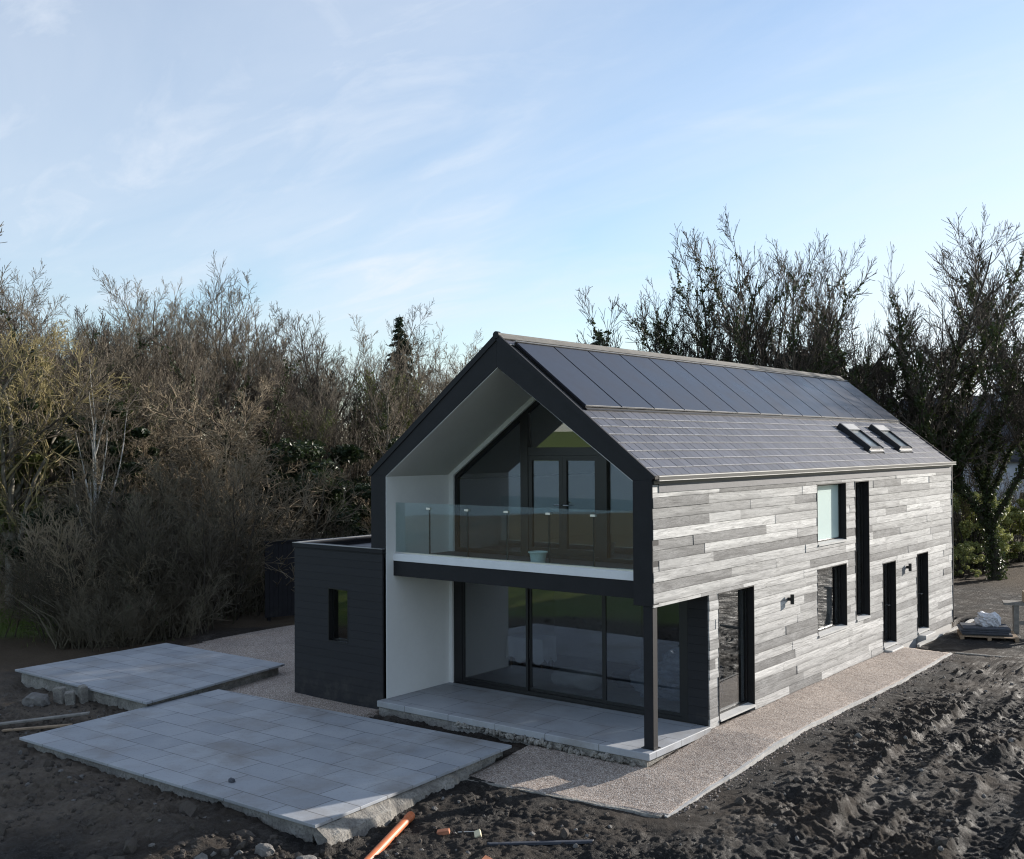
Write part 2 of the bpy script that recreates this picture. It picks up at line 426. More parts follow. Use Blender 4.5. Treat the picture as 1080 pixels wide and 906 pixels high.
def ground_full(X, Y):
    z = ground_base(X, Y); m = mud_mask(X, Y)
    front = 1 - sstep(4.5, 7.5, X - .3 * Y)                  # smoother trampled soil in front of the terrace
    prox = sstep(0., 1.6, X - 8.35) * (Y < 14) + (Y >= 14) * .35 + sstep(-1.9, -2.9, Y) * (X > 4.4)
    prox = np.clip(np.where(X < 4.4, 1.0, prox), 0.16, 1)
    amp = m * prox * (.62 + .68 * sstep(-.35, .45, fbm(X * .33, Y * .33, 202, 3)))
    big = fbm(X * .55, Y * .55, 11, 4, .55)
    d1, i1 = worley(X * 1.9 + fbm(X, Y, 8, 2) * .5, Y * 1.9, 21); d2, i2 = worley(X * 4.6 + fbm(X * 3, Y * 3, 4, 2) * .4, Y * 4.6, 33); d3, i3 = worley(X * 10.5, Y * 10.5, 45)
    c = np.maximum(0, .62 - d1) * (.35 + i1) * .10 + np.maximum(0, .62 - d2) * (.2 + i2) * .10 + np.maximum(0, .62 - d3) * i3 * .055
    fine = fbm(X * 5, Y * 5, 61, 3, .6) * .030 + np.abs(fbm(X * 1.6 + .3 * Y, Y * 1.2, 71, 3)) * .05
    d4, i4 = worley(X * 17, Y * 17, 57)
    grit = fbm(X * 13, Y * 13, 63, 3, .65) * .026 + np.maximum(0, .6 - d4) * i4 * .06
    lumps = big * .07 + c * .8 * (1 - .25 * front) + fine * (1 - .15 * front) + grit * (1 - .1 * front) - .045
    # machine tracks pressed into the mud
    for (ax, ay, bx, by, w) in ((10.9, -3., 10.5, 9.5, .26), (12.6, -3., 12.1, 11., .26), (9.7, -3.6, 12.8, 5.4, .22)):
        L = math.hypot(bx - ax, by - ay); ux, uy = (bx - ax) / L, (by - ay) / L
        s = (X - ax) * ux + (Y - ay) * uy; d = -(X - ax) * uy + (Y - ay) * ux + .12 * np.sin(s * .8)
        k = (1 - sstep(w, w + .16, np.abs(d))) * sstep(0, 1, s) * (1 - sstep(L - 1, L, s)) * (.4 + .6 * sstep(-.2, .3, fbm(X * .6, Y * .6, 77, 2)))
        rim = np.exp(-((np.abs(d) - w - .12) / .09) ** 2) * sstep(0, 1, s) * (1 - sstep(L - 1, L, s))
        tread = np.sin((s + np.abs(d) * .7) * 2 * PI / .19)
        lumps = lumps * (1 - .75 * k) + k * (-.075 + .016 * tread * (.2 + 1.2 * i2) + .02 * fbm(X * 7, Y * 7, 63, 2)) + rim * .085 * (.6 + .6 * i2)
    z = z + amp * lumps
    # meadow tussocks and wood floor
    z = z + (1 - m) * (fbm(X * .8, Y * .8, 51, 3) * .06)
    # banks of spoil pushed up against the front of the terrace
    z = z + .10 * m * np.exp(-((Y + 6.9) / .7) ** 2) * (X < 5.2) * sstep(-4, 0, X) + .05 * m * np.exp(-(((X - 5.5) / .5) ** 2 + ((Y + 3.2) / 1.2) ** 2))
    for (x0, x1, y0, y1) in SLABS:
        k = sstep(0, .14, X - x0) * sstep(0, .14, x1 - X) * sstep(0, .14, Y - y0) * sstep(0, .14, y1 - Y)
        z = z * (1 - k) + k * np.minimum(z, -.85)
    return z
def gz(x, y):
    return float(ground_base(np.array([float(x)]), np.array([float(y)]))[0])
def gzf(x, y):
    return float(ground_full(np.array([float(x)]), np.array([float(y)]))[0])

def axis(a, b, d, lo, hi):
    core = list(np.arange(a, b, d)); st = d; p = core[-1]; out = []
    while p < hi: st *= 1.12; p += st; out.append(p)
    st = d; p = core[0]; pre = []
    while p > lo: st *= 1.12; p -= st; pre.append(p)
    return np.array(pre[::-1] + core + out)
gx = axis(-7.5, 14.2, .032, -2200, 2200); gy = axis(-9.4, 8.0, .032, -2200, 2200)
GX, GY = np.meshgrid(gx, gy)
GZ = ground_full(GX, GY)
nx, ny = len(gx), len(gy)
ii = (np.arange(ny - 1)[:, None] * nx + np.arange(nx - 1)[None, :]).ravel()
ground = raw_mesh('ground', np.stack([GX.ravel(), GY.ravel(), GZ.ravel()], 1), np.stack([ii, ii + 1, ii + nx + 1, ii + nx], 1), M['ground'], smooth=True)
tag(ground, kind='structure')
mm = mud_mask(GX, GY)
s_ = -.56 * GX - .83 * GY
wob = fbm(GX * .12, GY * .12, 9, 3) * 3
grass = np.clip(1 - sstep(-9.5, -8.5, GY + np.clip(GX, -12, 8) * .35) + sstep(24, 27, GX), 0, 1) * (1 - mm)
grass = np.maximum(grass, (1 - sstep(2.5, 5.0, np.hypot((GX + 19) * .8, (GY - 2)) + wob * .25)) * (1 - mm))
grass = np.maximum(grass, (1 - sstep(4, 7, np.hypot((GX + 28), (GY - 27)) + wob * .3)) * (1 - mm))
shore = sstep(58, 66, s_) * (1 - sstep(600, 700, s_))
reed = sstep(22, 27, s_ + wob * .5) * (1 - sstep(600, 700, s_)) * (1 - mm) * (GY < 2)
grass = grass * (1 - reed) + 0 * shore
soil = mm * (1 - sstep(3.2, 6.0, GX - .35 * GY + fbm(GX * .5, GY * .5, 13, 3) * 1.2)) * (1 - sstep(-4, -2, GY))
za = ground.data.attributes.new('zone', 'FLOAT_COLOR', 'POINT')
za.data.foreach_set('color', np.stack([mm.ravel(), grass.ravel(), soil.ravel(), np.ones(mm.size)], 1).astype(np.float32).ravel())

rd = ground.data.attributes.new('reed', 'FLOAT', 'POINT'); rd.data.foreach_set('value', reed.ravel().astype(np.float32))
# the lough beyond the field (seen mirrored in the glazing)
def wpt(s, t): return (-.56 * s + .83 * t, -.83 * s - .56 * t, -5.5)
b = MB(); b.poly([wpt(70, -1800), wpt(1200, -1800), wpt(1200, 1800), wpt(70, 1800)])
tag(b.build('water', M['water']), kind='structure')

# ------------------------------------------------------------------ paths, terraces, kerbs
def sheet(name, poly_fn, mat, x0, x1, y0, y1, d, zf, thick=.3):
    """a ground covering as a grid with thickness, cut to a region"""
    xs = np.arange(x0, x1 + d, d); ys = np.arange(y0, y1 + d, d)
    b = MB(); idx = {}
    def vid(i, j):
        if (i, j) not in idx:
            idx[(i, j)] = len(b.v); b.v.append((xs[i], ys[j], zf(xs[i], ys[j])))
        return idx[(i, j)]
    for i in range(len(xs) - 1):
        for j in range(len(ys) - 1):
            if poly_fn(xs[i] + d / 2, ys[j] + d / 2):
                b.f.append((vid(i, j), vid(i + 1, j), vid(i + 1, j + 1), vid(i, j + 1))); b.mi.append(0); b.tone.append(.5)
    o = b.build(name, mat, smooth=True, fix=False)
    md = o.modifiers.new('depth', 'SOLIDIFY'); md.thickness = thick; md.offset = -1
    return o
def path_right(y): return float(np.interp(y, [-1.8, 0, 3.7, 7.8, 12.8], [8.33, 8.36, 8.43, 8.51, 8.44])) + .010 * math.sin(y * 3.1) + .02 * math.sin(y * .7 + 1)
def path_front(x): return float(np.interp(x, [4.4, 8.3], [-2.28, -1.86]))
def path_z(x, y): return float(np.interp(y, PATH_Y, PATH_Z)) + .012 * math.sin(x * 2.3 + y * 1.1) * math.sin(y * .9) + random.uniform(-.006, .006)
def in_path(x, y):
    if y < 2.3: return x > 4.45 and y > path_front(x) and x < path_right(y) - .03 and not (x < 7.0 and y > -.2)
    return 6.97 < x < path_right(y) - .03 and y < 12.75
o = sheet('path', in_path, M['gravel'], 4.4, 8.7, -2.4, 12.8, .07, path_z)
tag(o, kind='structure')
def in_yard(x, y): return (-9.85 + .35 * math.sin(y * .9) < x < 0.42) and -1.25 < y < 8.6
o = sheet('gravel_yard', in_yard, M['gravel'], -10.3, .5, -1.3, 8.7, .15, lambda x, y: -.25 + .012 * math.sin(x * 1.7 + y))
tag(o, kind='structure')

def ribbon(name, pts, w, h, mat, jit=.015, drop=.18):
    b = MB(); P = [Vector(p) for p in pts]; secs = []
    for i, p in enumerate(P):
        d = (P[min(i + 1, len(P) - 1)] - P[max(i - 1, 0)]); d.z = 0; d.normalize()
        nrm = Vector((d.y, -d.x, 0)); j = random.uniform(-jit, jit); w2 = w * random.uniform(.75, 1.2) / 2
        secs.append([p + nrm * (j - w2) + Vector((0, 0, -drop)), p + nrm * (j - w2) + Vector((0, 0, h)), p + nrm * (j + w2) + Vector((0, 0, h + random.uniform(-.01, .006))), p + nrm * (j + w2 + .01) + Vector((0, 0, -drop))])
    for a, c in zip(secs, secs[1:]):
        for k in range(3): b.poly([a[k], a[k + 1], c[k + 1], c[k]])
    b.poly(secs[0]); b.poly(secs[-1][::-1])
    import bmesh
    o = b.build(name, mat); bm = bmesh.new(); bm.from_mesh(o.data); bmesh.ops.remove_doubles(bm, verts=bm.verts, dist=1e-5); bmesh.ops.recalc_face_normals(bm, faces=bm.faces); bm.to_mesh(o.data); bm.free()
    return tag(o, kind='structure')
ys = np.arange(-1.88, 12.85, .28)
ribbon('kerb', [(path_right(y), y, float(np.interp(y, PATH_Y, PATH_Z))) for y in ys], .06, .010, M['kerb'], .008)
ribbon('kerb', [(x, path_front(x) - .02, float(np.interp(path_front(x), PATH_Y, PATH_Z))) for x in np.arange(4.5, 8.3, .25)], .08, .006, M['concrete'])
ribbon('kerb', [(7.42 + .01 * math.sin(y * 4), y, -.05) for y in np.arange(13.2, 18.6, .3)], .09, .02, M['kerb'])
ribbon('kerb', [(8.5 + k * .4, 12.85 + .05 * k + .02 * math.sin(k), -.08) for k in range(14)], .09, .02, M['concrete'])

def slab(name, quad, ztop, zbot, over=.05, top_t=.05, mats=None, base=True, rough=.007):
    b = MB()
    b.prism(quad, 'z', ztop - top_t, ztop, 0)
    o = b.build(name, mats or [M['paving']], bevel=.006); tag(o, kind='structure')
    if base:
        c = Vector((sum(p[0] for p in quad) / 4, sum(p[1] for p in quad) / 4))
        q2 = [(Vector(p) - c) for p in quad]
        hw = min((Vector(quad[i]) - c + Vector(quad[(i + 1) % 4]) - c).length / 2 for i in range(4)); q2 = [c + v * (1 - (over + .05) / hw) for v in q2]
        # uneven edge of the concrete bed
        ring = []
        for i in range(4):
            p, q = q2[i], q2[(i + 1) % 4]; n = max(2, int((q - p).length / .18))
            for k in range(n):
                ring.append(p.lerp(q, k / n))
        nb = len(ring); b2 = MB()
        L = []
        for z, off in ((ztop - top_t - .002, 0), (ztop - top_t - .05, .01), (ztop - .13, .02), (zbot, .035)):
            L.append([(p + (p - c).normalized() * (off + random.uniform(-rough, rough))) for p in ring])
        zs = (ztop - top_t - .002, ztop - top_t - .05, ztop - .13, zbot)
        for r in range(3):
            for k in range(nb):
                j = (k + 1) % nb
                b2.poly([(*L[r][k], zs[r]), (*L[r + 1][k], zs[r + 1]), (*L[r + 1][j], zs[r + 1]), (*L[r][j], zs[r])])
        b2.poly([(*p, zs[0]) for p in L[0]]); b2.poly([(*p, zs[3]) for p in L[3]][::-1])
        import bmesh
        o2 = b2.build(name + '_bed', M['concrete']); bm = bmesh.new(); bm.from_mesh(o2.data); bmesh.ops.remove_doubles(bm, verts=bm.verts, dist=1e-5); bmesh.ops.recalc_face_normals(bm, faces=bm.faces); bm.to_mesh(o2.data); bm.free()
        tag(o2, kind='structure')
    return o
slab('paved_terrace', [(-3.3, -6.08), (4.83, -5.93), (4.52, -.88), (-3.66, -1.22)], -.12, -.75)
slab('paved_terrace', [(-9.0, -3.2), (-3.40, -3.27), (-4.22, 1.18), (-9.12, 1.14)], 0.0, -.75, over=.07)
# concrete haunch along the open edge of the near terrace
b = MB(); P = [(4.44, -2.2), (4.5, -2.9), (4.62, -3.9), (4.74, -5.0), (4.80, -5.9)]
prev = None; secs = []
for k in range(25):
    t = k / 24 * (len(P) - 1); i = min(int(t), len(P) - 2); f = t - i
    x = P[i][0] + (P[i + 1][0] - P[i][0]) * f; y = P[i][1] + (P[i + 1][1] - P[i][1]) * f
    w = .13 + .05 * random.random() + .08 * (k / 24)
    secs.append([(x - .12, y, -.19), (x + .02, y, -.18 + random.uniform(-.01, .01)), (x + w, y, -.29 + random.uniform(-.02, .02)), (x + w + .10, y, -.8)])
for a, c in zip(secs, secs[1:]):
    for k in range(3): b.poly([a[k], c[k], c[k + 1], a[k + 1]])
b.poly(secs[0]); b.poly(secs[-1][::-1])
tag(b.build('concrete_haunch', M['concrete']), kind='structure')
# patio under the balcony: paving on a rough footing
b = MB(); b.box(.395, 7.05, -.24, 2.06, -.13, 0.0)
tag(b.build('patio', [M['patio']], bevel=.012), kind='structure')
b = MB(); b.box(.42, 6.98, -.20, 2.0, -.75, -.132)
tag(b.build('patio_bed', M['concrete']), kind='structure')
rng = np.random.default_rng(5)
def rock_arrays(n, pts, sizes, rng):
    """n small angular stones as one vertex/face array"""
    base = np.array([(1, 0, 0), (-1, 0, 0), (0, 1, 0), (0, -1, 0), (0, 0, 1), (0, 0, -1), (.6, .6, .6), (-.6, .6, .6), (.6, -.6, .6), (-.6, -.6, .6), (.6, .6, -.6), (-.6, .6, -.6), (.6, -.6, -.6), (-.6, -.6, -.6)])
    faces = []
    for ax, corners in ((0, (6, 8, 12, 10)), (1, (7, 11, 13, 9)), (2, (6, 10, 11, 7)), (3, (8, 9, 13, 12)), (4, (6, 7, 9, 8)), (5, (10, 12, 13, 11))):
        for k in range(4): faces.append((ax, corners[k], corners[(k + 1) % 4]))
    F0 = np.array(faces); V = []; F = []
    for i in range(n):
        v = base * rng.uniform(.65, 1.25, (14, 1)) * rng.uniform(.55, 1.2, (1, 3))
        a = rng.uniform(0, 6.28); ca, sa = math.cos(a), math.sin(a); R_ = np.array([[ca, -sa, 0], [sa, ca, 0], [0, 0, 1]])
        V.append(v @ R_.T * sizes[i] + pts[i]); F.append(F0 + 14 * i)
    return np.concatenate(V), np.concatenate(F)
# broken stone along the patio footing
n = 190; px = rng.uniform(2.65, 6.75, n); py = -.24 + rng.uniform(-.05, .03, n)
pz = np.interp(px, [2.6, 6.9], [-.155, -.23]) + rng.uniform(-.03, .05, n)
V, F = rock_arrays(n, np.stack([px, py, pz], 1), rng.uniform(.025, .062, n), rng)
tag(raw_mesh('rubble', V, F, M['concrete']), kind='stuff')

# ------------------------------------------------------------------ the house
W, L, D = 7.0, 17.92, 2.08
HR, SL = 7.55, .779
TH = math.atan(SL); CT, ST = math.cos(TH), math.sin(TH)
H = empty('house')
tag(H, 'long gabled new house with silvery timber side, charcoal gable frame and recessed glass balcony', 'house')

def cells(y0, y1, z0, z1, holes):
    ys = sorted({y0, y1, *[v for h in holes for v in h[:2] if y0 < v < y1]}); zs = sorted({z0, z1, *[v for h in holes for v in h[2:] if z0 < v < z1]})
    for a, b_ in zip(ys, ys[1:]):
        for c, d in zip(zs, zs[1:]):
            m = ((a + b_) / 2, (c + d) / 2)
            if not any(h[0] < m[0] < h[1] and h[2] < m[1] < h[3] for h in holes): yield a, b_, c, d
HOLES = [(0., 2.10, -.5, 2.50), (2.47, 4.06, -.5, 2.49), (7.40, 9.20, 3.02, 4.46), (7.38, 9.20, .93, 2.50), (9.79, 10.77, .98, 4.46), (11.72, 12.75, -.5, 2.26), (14.51, 15.53, -.5, 2.28)]
b = MB()
for a, c, d, e in cells(.22, L - .05, -.4, 4.70, HOLES): b.box(W - .30, W - .03, a, c, d, e)
b.build('wall', M['plaster'], H)
# weathered boards, each a little proud of or behind its neighbours
b = MB(); rb = random.Random(11); z = -.07
rows = []
while z < 4.66:
    h = .188; rows.append((z, min(z + h, 4.68))); z += h
for r, (z0, z1) in enumerate(rows):
    y = .02 - rb.uniform(0, 2.)
    rowt = rb.uniform(-.12, .12)
    while y < L - .02:
        ln = rb.uniform(1.3, 4.6); y1 = y + ln
        tone = rb.choice([rb.uniform(.0, .35), rb.uniform(.35, .7), rb.uniform(.6, 1.), rb.uniform(.65, 1.), rb.uniform(.5, .95)]) + rowt
        tone = min(1, max(0, .53 + (tone - .5) * .96)); pr = rb.uniform(.0, .016); tl = rb.uniform(0, .010)
        a, c = max(y, .02), min(y1, L - .02)
        if c > a + .05:
            hs = [h for h in HOLES if h[0] < c and h[1] > a and h[2] < z1 and h[3] > z0]
            for (ya, yb, za_, zb) in cells(a, c, z0, z1, hs):
                g = .0035; x0 = W - .028; xt = W - .006 + pr
                zz0, zz1 = za_ + (g if za_ == z0 else 0), zb - (g if zb == z1 else 0)
                yy0, yy1 = ya + (.002 if ya == a else 0), yb - (.002 if yb == c else 0)
                if zz1 - zz0 < .004 or yy1 - yy0 < .004: continue
                b.hexa([(x0, yy0, zz0), (xt + tl, yy0, zz0), (xt + tl, yy1, zz0), (x0, yy1, zz0), (x0, yy0, zz1), (xt, yy0, zz1), (xt, yy1, zz1), (x0, yy1, zz1)], 0, tone)
        y = y1
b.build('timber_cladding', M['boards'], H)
b = MB(); b.box(W - .03, W + .028, L - .015, L + .02, -.08, 4.68); b.build('corner_trim', M['trim'], H)
# the other outer walls
b = MB(); b.box(0, .32, .23, L, -.3, 4.72); b.build('clad_wall', M['clad'], H)
zr = lambda x, o=0.: HR - SL * abs(x - 3.5) - o
b = MB(); b.prism([(.33, -.3), (6.69, -.3), (6.69, zr(6.69, .34)), (3.5, zr(3.5, .34)), (.33, zr(.33, .34))], 'y', L - .3, L - .001); b.build('clad_wall', M['clad'], H)
# gable frame at the front: two legs and the raking boards
IP, IE = 6.93, 4.74            # inner peak and inner eaves heights
b = MB()
out_l = [(0., zr(0., .06)), (3.5, zr(3.5, .06)), (7.0, zr(7.0, .06))]
b.prism([(0., 3.0), (.44, 3.0), (.44, IE), (0., zr(0., .06))], 'y', 0, .22)
b.prism([(0., zr(0., .06)), (.44, IE), (3.5, IP), (3.5, zr(3.5, .06))], 'y', 0.0015, .22)
b.prism([(3.5, IP), (6.60, IE), (7.0, zr(7.0, .06)), (3.5, zr(3.5, .06))], 'y', 0.0015, .22)
b.prism([(6.60, 2.52), (7.0, 2.52), (7.0, zr(7.0, .06)), (6.60, IE)], 'y', 0, .22)
b.build('gable_frame', M['trim'], H, bevel=.004)
b = MB(); b.box(6.79, 6.985, .02, .18, .002, 2.518); b.build('post', M['trim'], H, bevel=.006)
b = MB(); b.box(6.75, 7.02, -.01, .21, 0.001, .018); b.build('post_foot', M['black'], H)
# recess: rendered side wall, soffit, balcony floor
b = MB(); b.box(.325, .438, .222, D + .06, 0.0, IE); b.box(.439, .452, .006, D + .06, .001, IE - .012); b.build('rendered_wall', M['render'], H)
b = MB(); b.box(6.60, 6.69, .225, D + .06, 2.96, IE); b.build('rendered_wall', M['render'], H)
def soff(x): return IE + (IP - IE) * (1 - abs(x - 3.52) / 3.08)
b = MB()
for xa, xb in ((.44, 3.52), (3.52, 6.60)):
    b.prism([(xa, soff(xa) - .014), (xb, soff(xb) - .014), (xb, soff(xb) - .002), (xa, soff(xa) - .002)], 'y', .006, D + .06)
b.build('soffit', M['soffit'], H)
b = MB(); b.box(.442, 6.598, .222, .40, 2.60, 2.92); b.build('balcony_beam', M['trim'], H, bevel=.004)
b = MB(); b.box(.442, 6.598, .205, .40, 2.923, 3.075); b.build('balcony_edge', M['band'], H, bevel=.004)
b = MB(); b.box(.442, 6.70, .402, D + .05, 2.64, 2.98); b.build('balcony_floor', M['felt'], H)
# balustrade
bal = MB(); bal.box(.45, 6.59, .27, .33, 3.076, 3.11); BA = bal.build('balustrade', M['chrome'], H)
edges = [.45, 1.42, 2.47, 3.50, 4.53, 5.56, 6.58]
for x0, x1 in zip(edges, edges[1:]):
    m = MB(); m.box(x0 + .008, x1 - .008, .29, .304, 3.112, 4.17); m.build('pane', M['balglass'], BA)
for x in edges[1:-1]:
    m = MB(); m.box(x - .012, x + .012, .306, .326, 3.112, 4.05); m.build('baluster', M['black'], BA)
    m = MB(); m.box(x - .055, x + .055, .262, .312, 4.045, 4.085); m.build('clamp', M['chrome'], BA)
# white surround of the recessed glazing
b = MB(); so = .14
for sgn in (-1, 1):
    xa = 3.52 + sgn * 3.08; xb = 3.52 + sgn * (3.08 - .14)
    b.prism([(xa, 2.985), (xb, 2.985), (xb, soff(xb) - .13), (xa, soff(xa) - .001)], 'y', D - .05, D + .02)
    b.prism([(xa, soff(xa) - .001), (xb, soff(xb) - .13), (3.52, soff(3.52) - .14), (3.52, soff(3.52) - .001)], 'y', D - .049, D + .02)
b.box(.441, .545, D - .05, D + .02, .001, 2.638)
b.build('glazing_surround', M['render'], H)

# upper glazed screen
def frame_bar(m, p, q, w, y0, y1):
    p, q = Vector(p), Vector(q); d = (q - p).normalized(); n = Vector((-d.y, d.x)) * w / 2
    m.prism([tuple(p - n), tuple(q - n), tuple(q + n), tuple(p + n)], 'y', y0, y1)
y0, y1 = D + .0, D + .09
Y0 = D + .003
st_ = lambda x: soff(x) - .145
m = MB()
m.prism([(.585, 2.985), (.665, 2.985), (.665, st_(.665)), (.585, st_(.585))], 'y', y0, y1)
m.prism([(6.375, 2.985), (6.455, 2.985), (6.455, st_(6.455)), (6.375, st_(6.375))], 'y', y0, y1)
m.box(.666, 6.374, y0, y1, 2.985, 3.07)
m.prism([(.666, st_(.666)), (.666, st_(.666) - .11), (3.52, st_(3.52) - .11), (3.52, st_(3.52))], 'y', Y0, y1 - .004)
m.prism([(6.374, st_(6.374)), (6.374, st_(6.374) - .11), (3.52, st_(3.52) - .11), (3.52, st_(3.52))], 'y', Y0, y1 - .004)
for xa, xb in ((2.50, 2.70), (4.52, 4.72)):
    m.prism([(xa, 3.071), (xb, 3.071), (xb, st_(xb) - .10), (xa, st_(xa) - .10)], 'y', D - .03, y1)
m.box(2.701, 4.519, D - .02, y1, 5.17, 5.34)
G = m.build('glazed_screen', M['black'], H)
def pane(poly, parent, y=None, name='pane', mat=None):
    q = MB(); yy = (D + .045) if y is None else y; q.prism(poly, 'y', yy, yy + .014); return q.build(name, mat or M['glass'], parent)
pane([(.666, 3.071), (2.499, 3.071), (2.499, st_(2.5) - .112), (.666, st_(.666) - .112)], G)
pane([(4.721, 3.071), (6.374, 3.071), (6.374, st_(6.374) - .112), (4.721, st_(4.72) - .112)], G)
pane([(2.701, 5.341), (4.519, 5.341), (4.519, st_(4.519) - .112), (3.52, st_(3.52) - .112), (2.701, st_(2.70) - .112)], G)
for xa, xb in ((2.704, 3.608), (3.612, 4.516)):
    m = MB(); fw = .095
    m.box(xa, xa + fw, D - .015, D + .06, 3.075, 5.165); m.box(xb - fw, xb, D - .015, D + .06, 3.075, 5.165)
    m.box(xa + fw, xb - fw, D - .014, D + .06, 3.075, 3.20); m.box(xa + fw, xb - fw, D - .014, D + .06, 5.06, 5.165)
    dr = m.build('door', M['black'], H)
    pane([(xa + fw, 3.2), (xb - fw, 3.2), (xb - fw, 5.06), (xa + fw, 5.06)], dr, D + .02)
    hx = xb - .05 if xa < 3 else xa + .05
    m = MB(); m.tube([(hx, D - .02, 4.12), (hx, D - .07, 4.12), (hx + (-.13 if xa < 3 else .13), D - .07, 4.12)], .011, 8); m.build('handle', M['chrome'], dr)
# lower sliding doors and the charcoal corner pier
m = MB()
m.box(.55, .79, y0, y1, .002, 2.60); m.box(6.42, 6.54, y0, y1, .002, 2.60); m.box(.791, 6.419, y0, y1, .002, .085); m.box(.791, 6.419, y0, y1, 2.50, 2.60)
SD = m.build('sliding_door', M['black'], H)
xs_ = [.795, 2.655, 4.59, 6.415]
for k in range(3):
    xa, xb = xs_[k], xs_[k + 1]; yo = D + .01 + .045 * (k == 1); fw = .06
    m = MB(); zt = 2.497; zb = .088
    m.box(xa, xa + fw, yo, yo + .04, zb, zt); m.box(xb - fw, xb, yo, yo + .04, zb, zt); m.box(xa + fw, xb - fw, yo + .001, yo + .04, zb, zb + .07); m.box(xa + fw, xb - fw, yo + .001, yo + .04, zt - .06, zt)
    lf = m.build('door_leaf', M['black'], H)
    pane([(xa + fw, zb + .07), (xb - fw, zb + .07), (xb - fw, zt - .06), (xa + fw, zt - .06)], lf, yo + .014)
b = MB(); b.box(6.545, 6.972, D - .005, 2.098, .002, 2.50); b.box(6.72, 6.972, 2.099, 2.469, -.3, 2.49); b.build('corner_pier', M['clad'], H)
b = MB(); b.box(.45, 6.97, .402, D + .05, 2.60, 2.638); b.build('balcony_soffit', M['trim'], H)

# side openings
def side_window(y0, y1, z0, z1, kind='window', glass='glass', depth=.17, sill=True, mull=None, thresh=False):
    xg = W - depth; e = .003; fw = .06
    m = MB()
    m.box(xg - .04, xg + .03, y0 + e, y0 + fw, z0, z1 - e); m.box(xg - .04, xg + .03, y1 - fw, y1 - e, z0, z1 - e)
    m.box(xg - .04, xg + .029, y0 + fw, y1 - fw, z1 - fw, z1 - e); m.box(xg - .04, xg + .029, y0 + fw, y1 - fw, z0, z0 + fw)
    if mull:
        for zz in mull: m.box(xg - .035, xg + .028, y0 + fw, y1 - fw, zz - .035, zz + .035)
    o = m.build(kind, M['black'], H)
    q = MB(); q.box(xg - .012, xg + .002, y0 + fw, y1 - fw, z0 + fw, z1 - fw); q.build('pane', M[glass], o)
    l = MB()
    l.box(xg + .031, W + .012, y0 + e, y0 + .022, z0, z1 - .022); l.box(xg + .031, W + .012, y1 - .022, y1 - e, z0, z1 - .022); l.box(xg + .031, W + .012, y0 + e, y1 - e, z1 - .022, z1 - e)
    l.build('reveal', M['jamb'], o)
    if sill:
        q = MB(); q.hexa([(xg + .031, y0 + .024, z0 - .02), (W + .04, y0 + .024, z0 - .035), (W + .04, y1 - .024, z0 - .035), (xg + .031, y1 - .024, z0 - .02), (xg + .031, y0 + .024, z0 + .03), (W + .04, y0 + .024, z0 + .004), (W + .04, y1 - .024, z0 + .004), (xg + .031, y1 - .024, z0 + .03)])
        q.build('sill', M['sill'], o)
    return o
side_window(2.47, 4.06, .04, 2.49)
side_window(7.40, 9.20, 3.06, 4.46, glass='frost')
side_window(7.38, 9.20, .97, 2.50)
side_window(9.79, 10.77, 1.02, 4.46)
for (ya, yb, zt) in ((11.72, 12.75, 2.26), (14.51, 15.53, 2.28)):
    o = side_window(ya, yb, .06, zt, 'door', depth=.17)
    m = MB(); m.tube([(W - .16, yb - .1, 1.05), (W - .12, yb - .1, 1.05), (W - .12, yb - .22, 1.05)], .01, 8); m.build('handle', M['chrome'], o)
    m = MB(); m.box(6.9, 7.22, ya + .06, yb - .06, -.3, -.01); m.build('step', M['sill'], o, bevel=.01)

# up-and-down wall lights
for (yy, zz) in ((5.74, 2.01), (13.62, 1.99)):
    m = MB(); m.tube([(W + .105, yy, zz - .105), (W + .105, yy, zz + .105)], .042, 14); f = m.build('wall_light', M['black'], H, smooth=False)
    m = MB(); m.box(W + .008, W + .075, yy - .028, yy + .028, zz - .035, zz + .035); m.build('bracket', M['black'], f)

# roof
def rp(d, y, h=0., side=1):
    return (3.5 + side * (d * CT + h * ST), y, HR - d * ST + h * CT)
def rbox(m, d0, d1, ya, yb, h0, h1, mi=0, tone=.5, side=1, h0b=None, h1b=None):
    h0b = h0 if h0b is None else h0b; h1b = h1 if h1b is None else h1b
    m.hexa([rp(d0, ya, h0, side), rp(d1, ya, h0b, side), rp(d1, yb, h0b, side), rp(d0, yb, h0, side), rp(d0, ya, h1, side), rp(d1, ya, h1b, side), rp(d1, yb, h1b, side), rp(d0, yb, h1, side)], mi, tone)
DE = 3.5 / CT + .02
b = MB()
for sd in (1, -1):
    off = .28
    b.prism([(3.5, HR - .03), (3.5 + sd * DE * CT, HR - DE * ST - .03), (3.5 + sd * (DE * CT), HR - DE * ST - .03 - off * (.9 if sd == 1 else 1)), (3.5, HR - .03 - off / CT)], 'y', .223, L + .03)
RF = b.build('roof', M['felt'], H)
m = MB(); rt = random.Random(3)
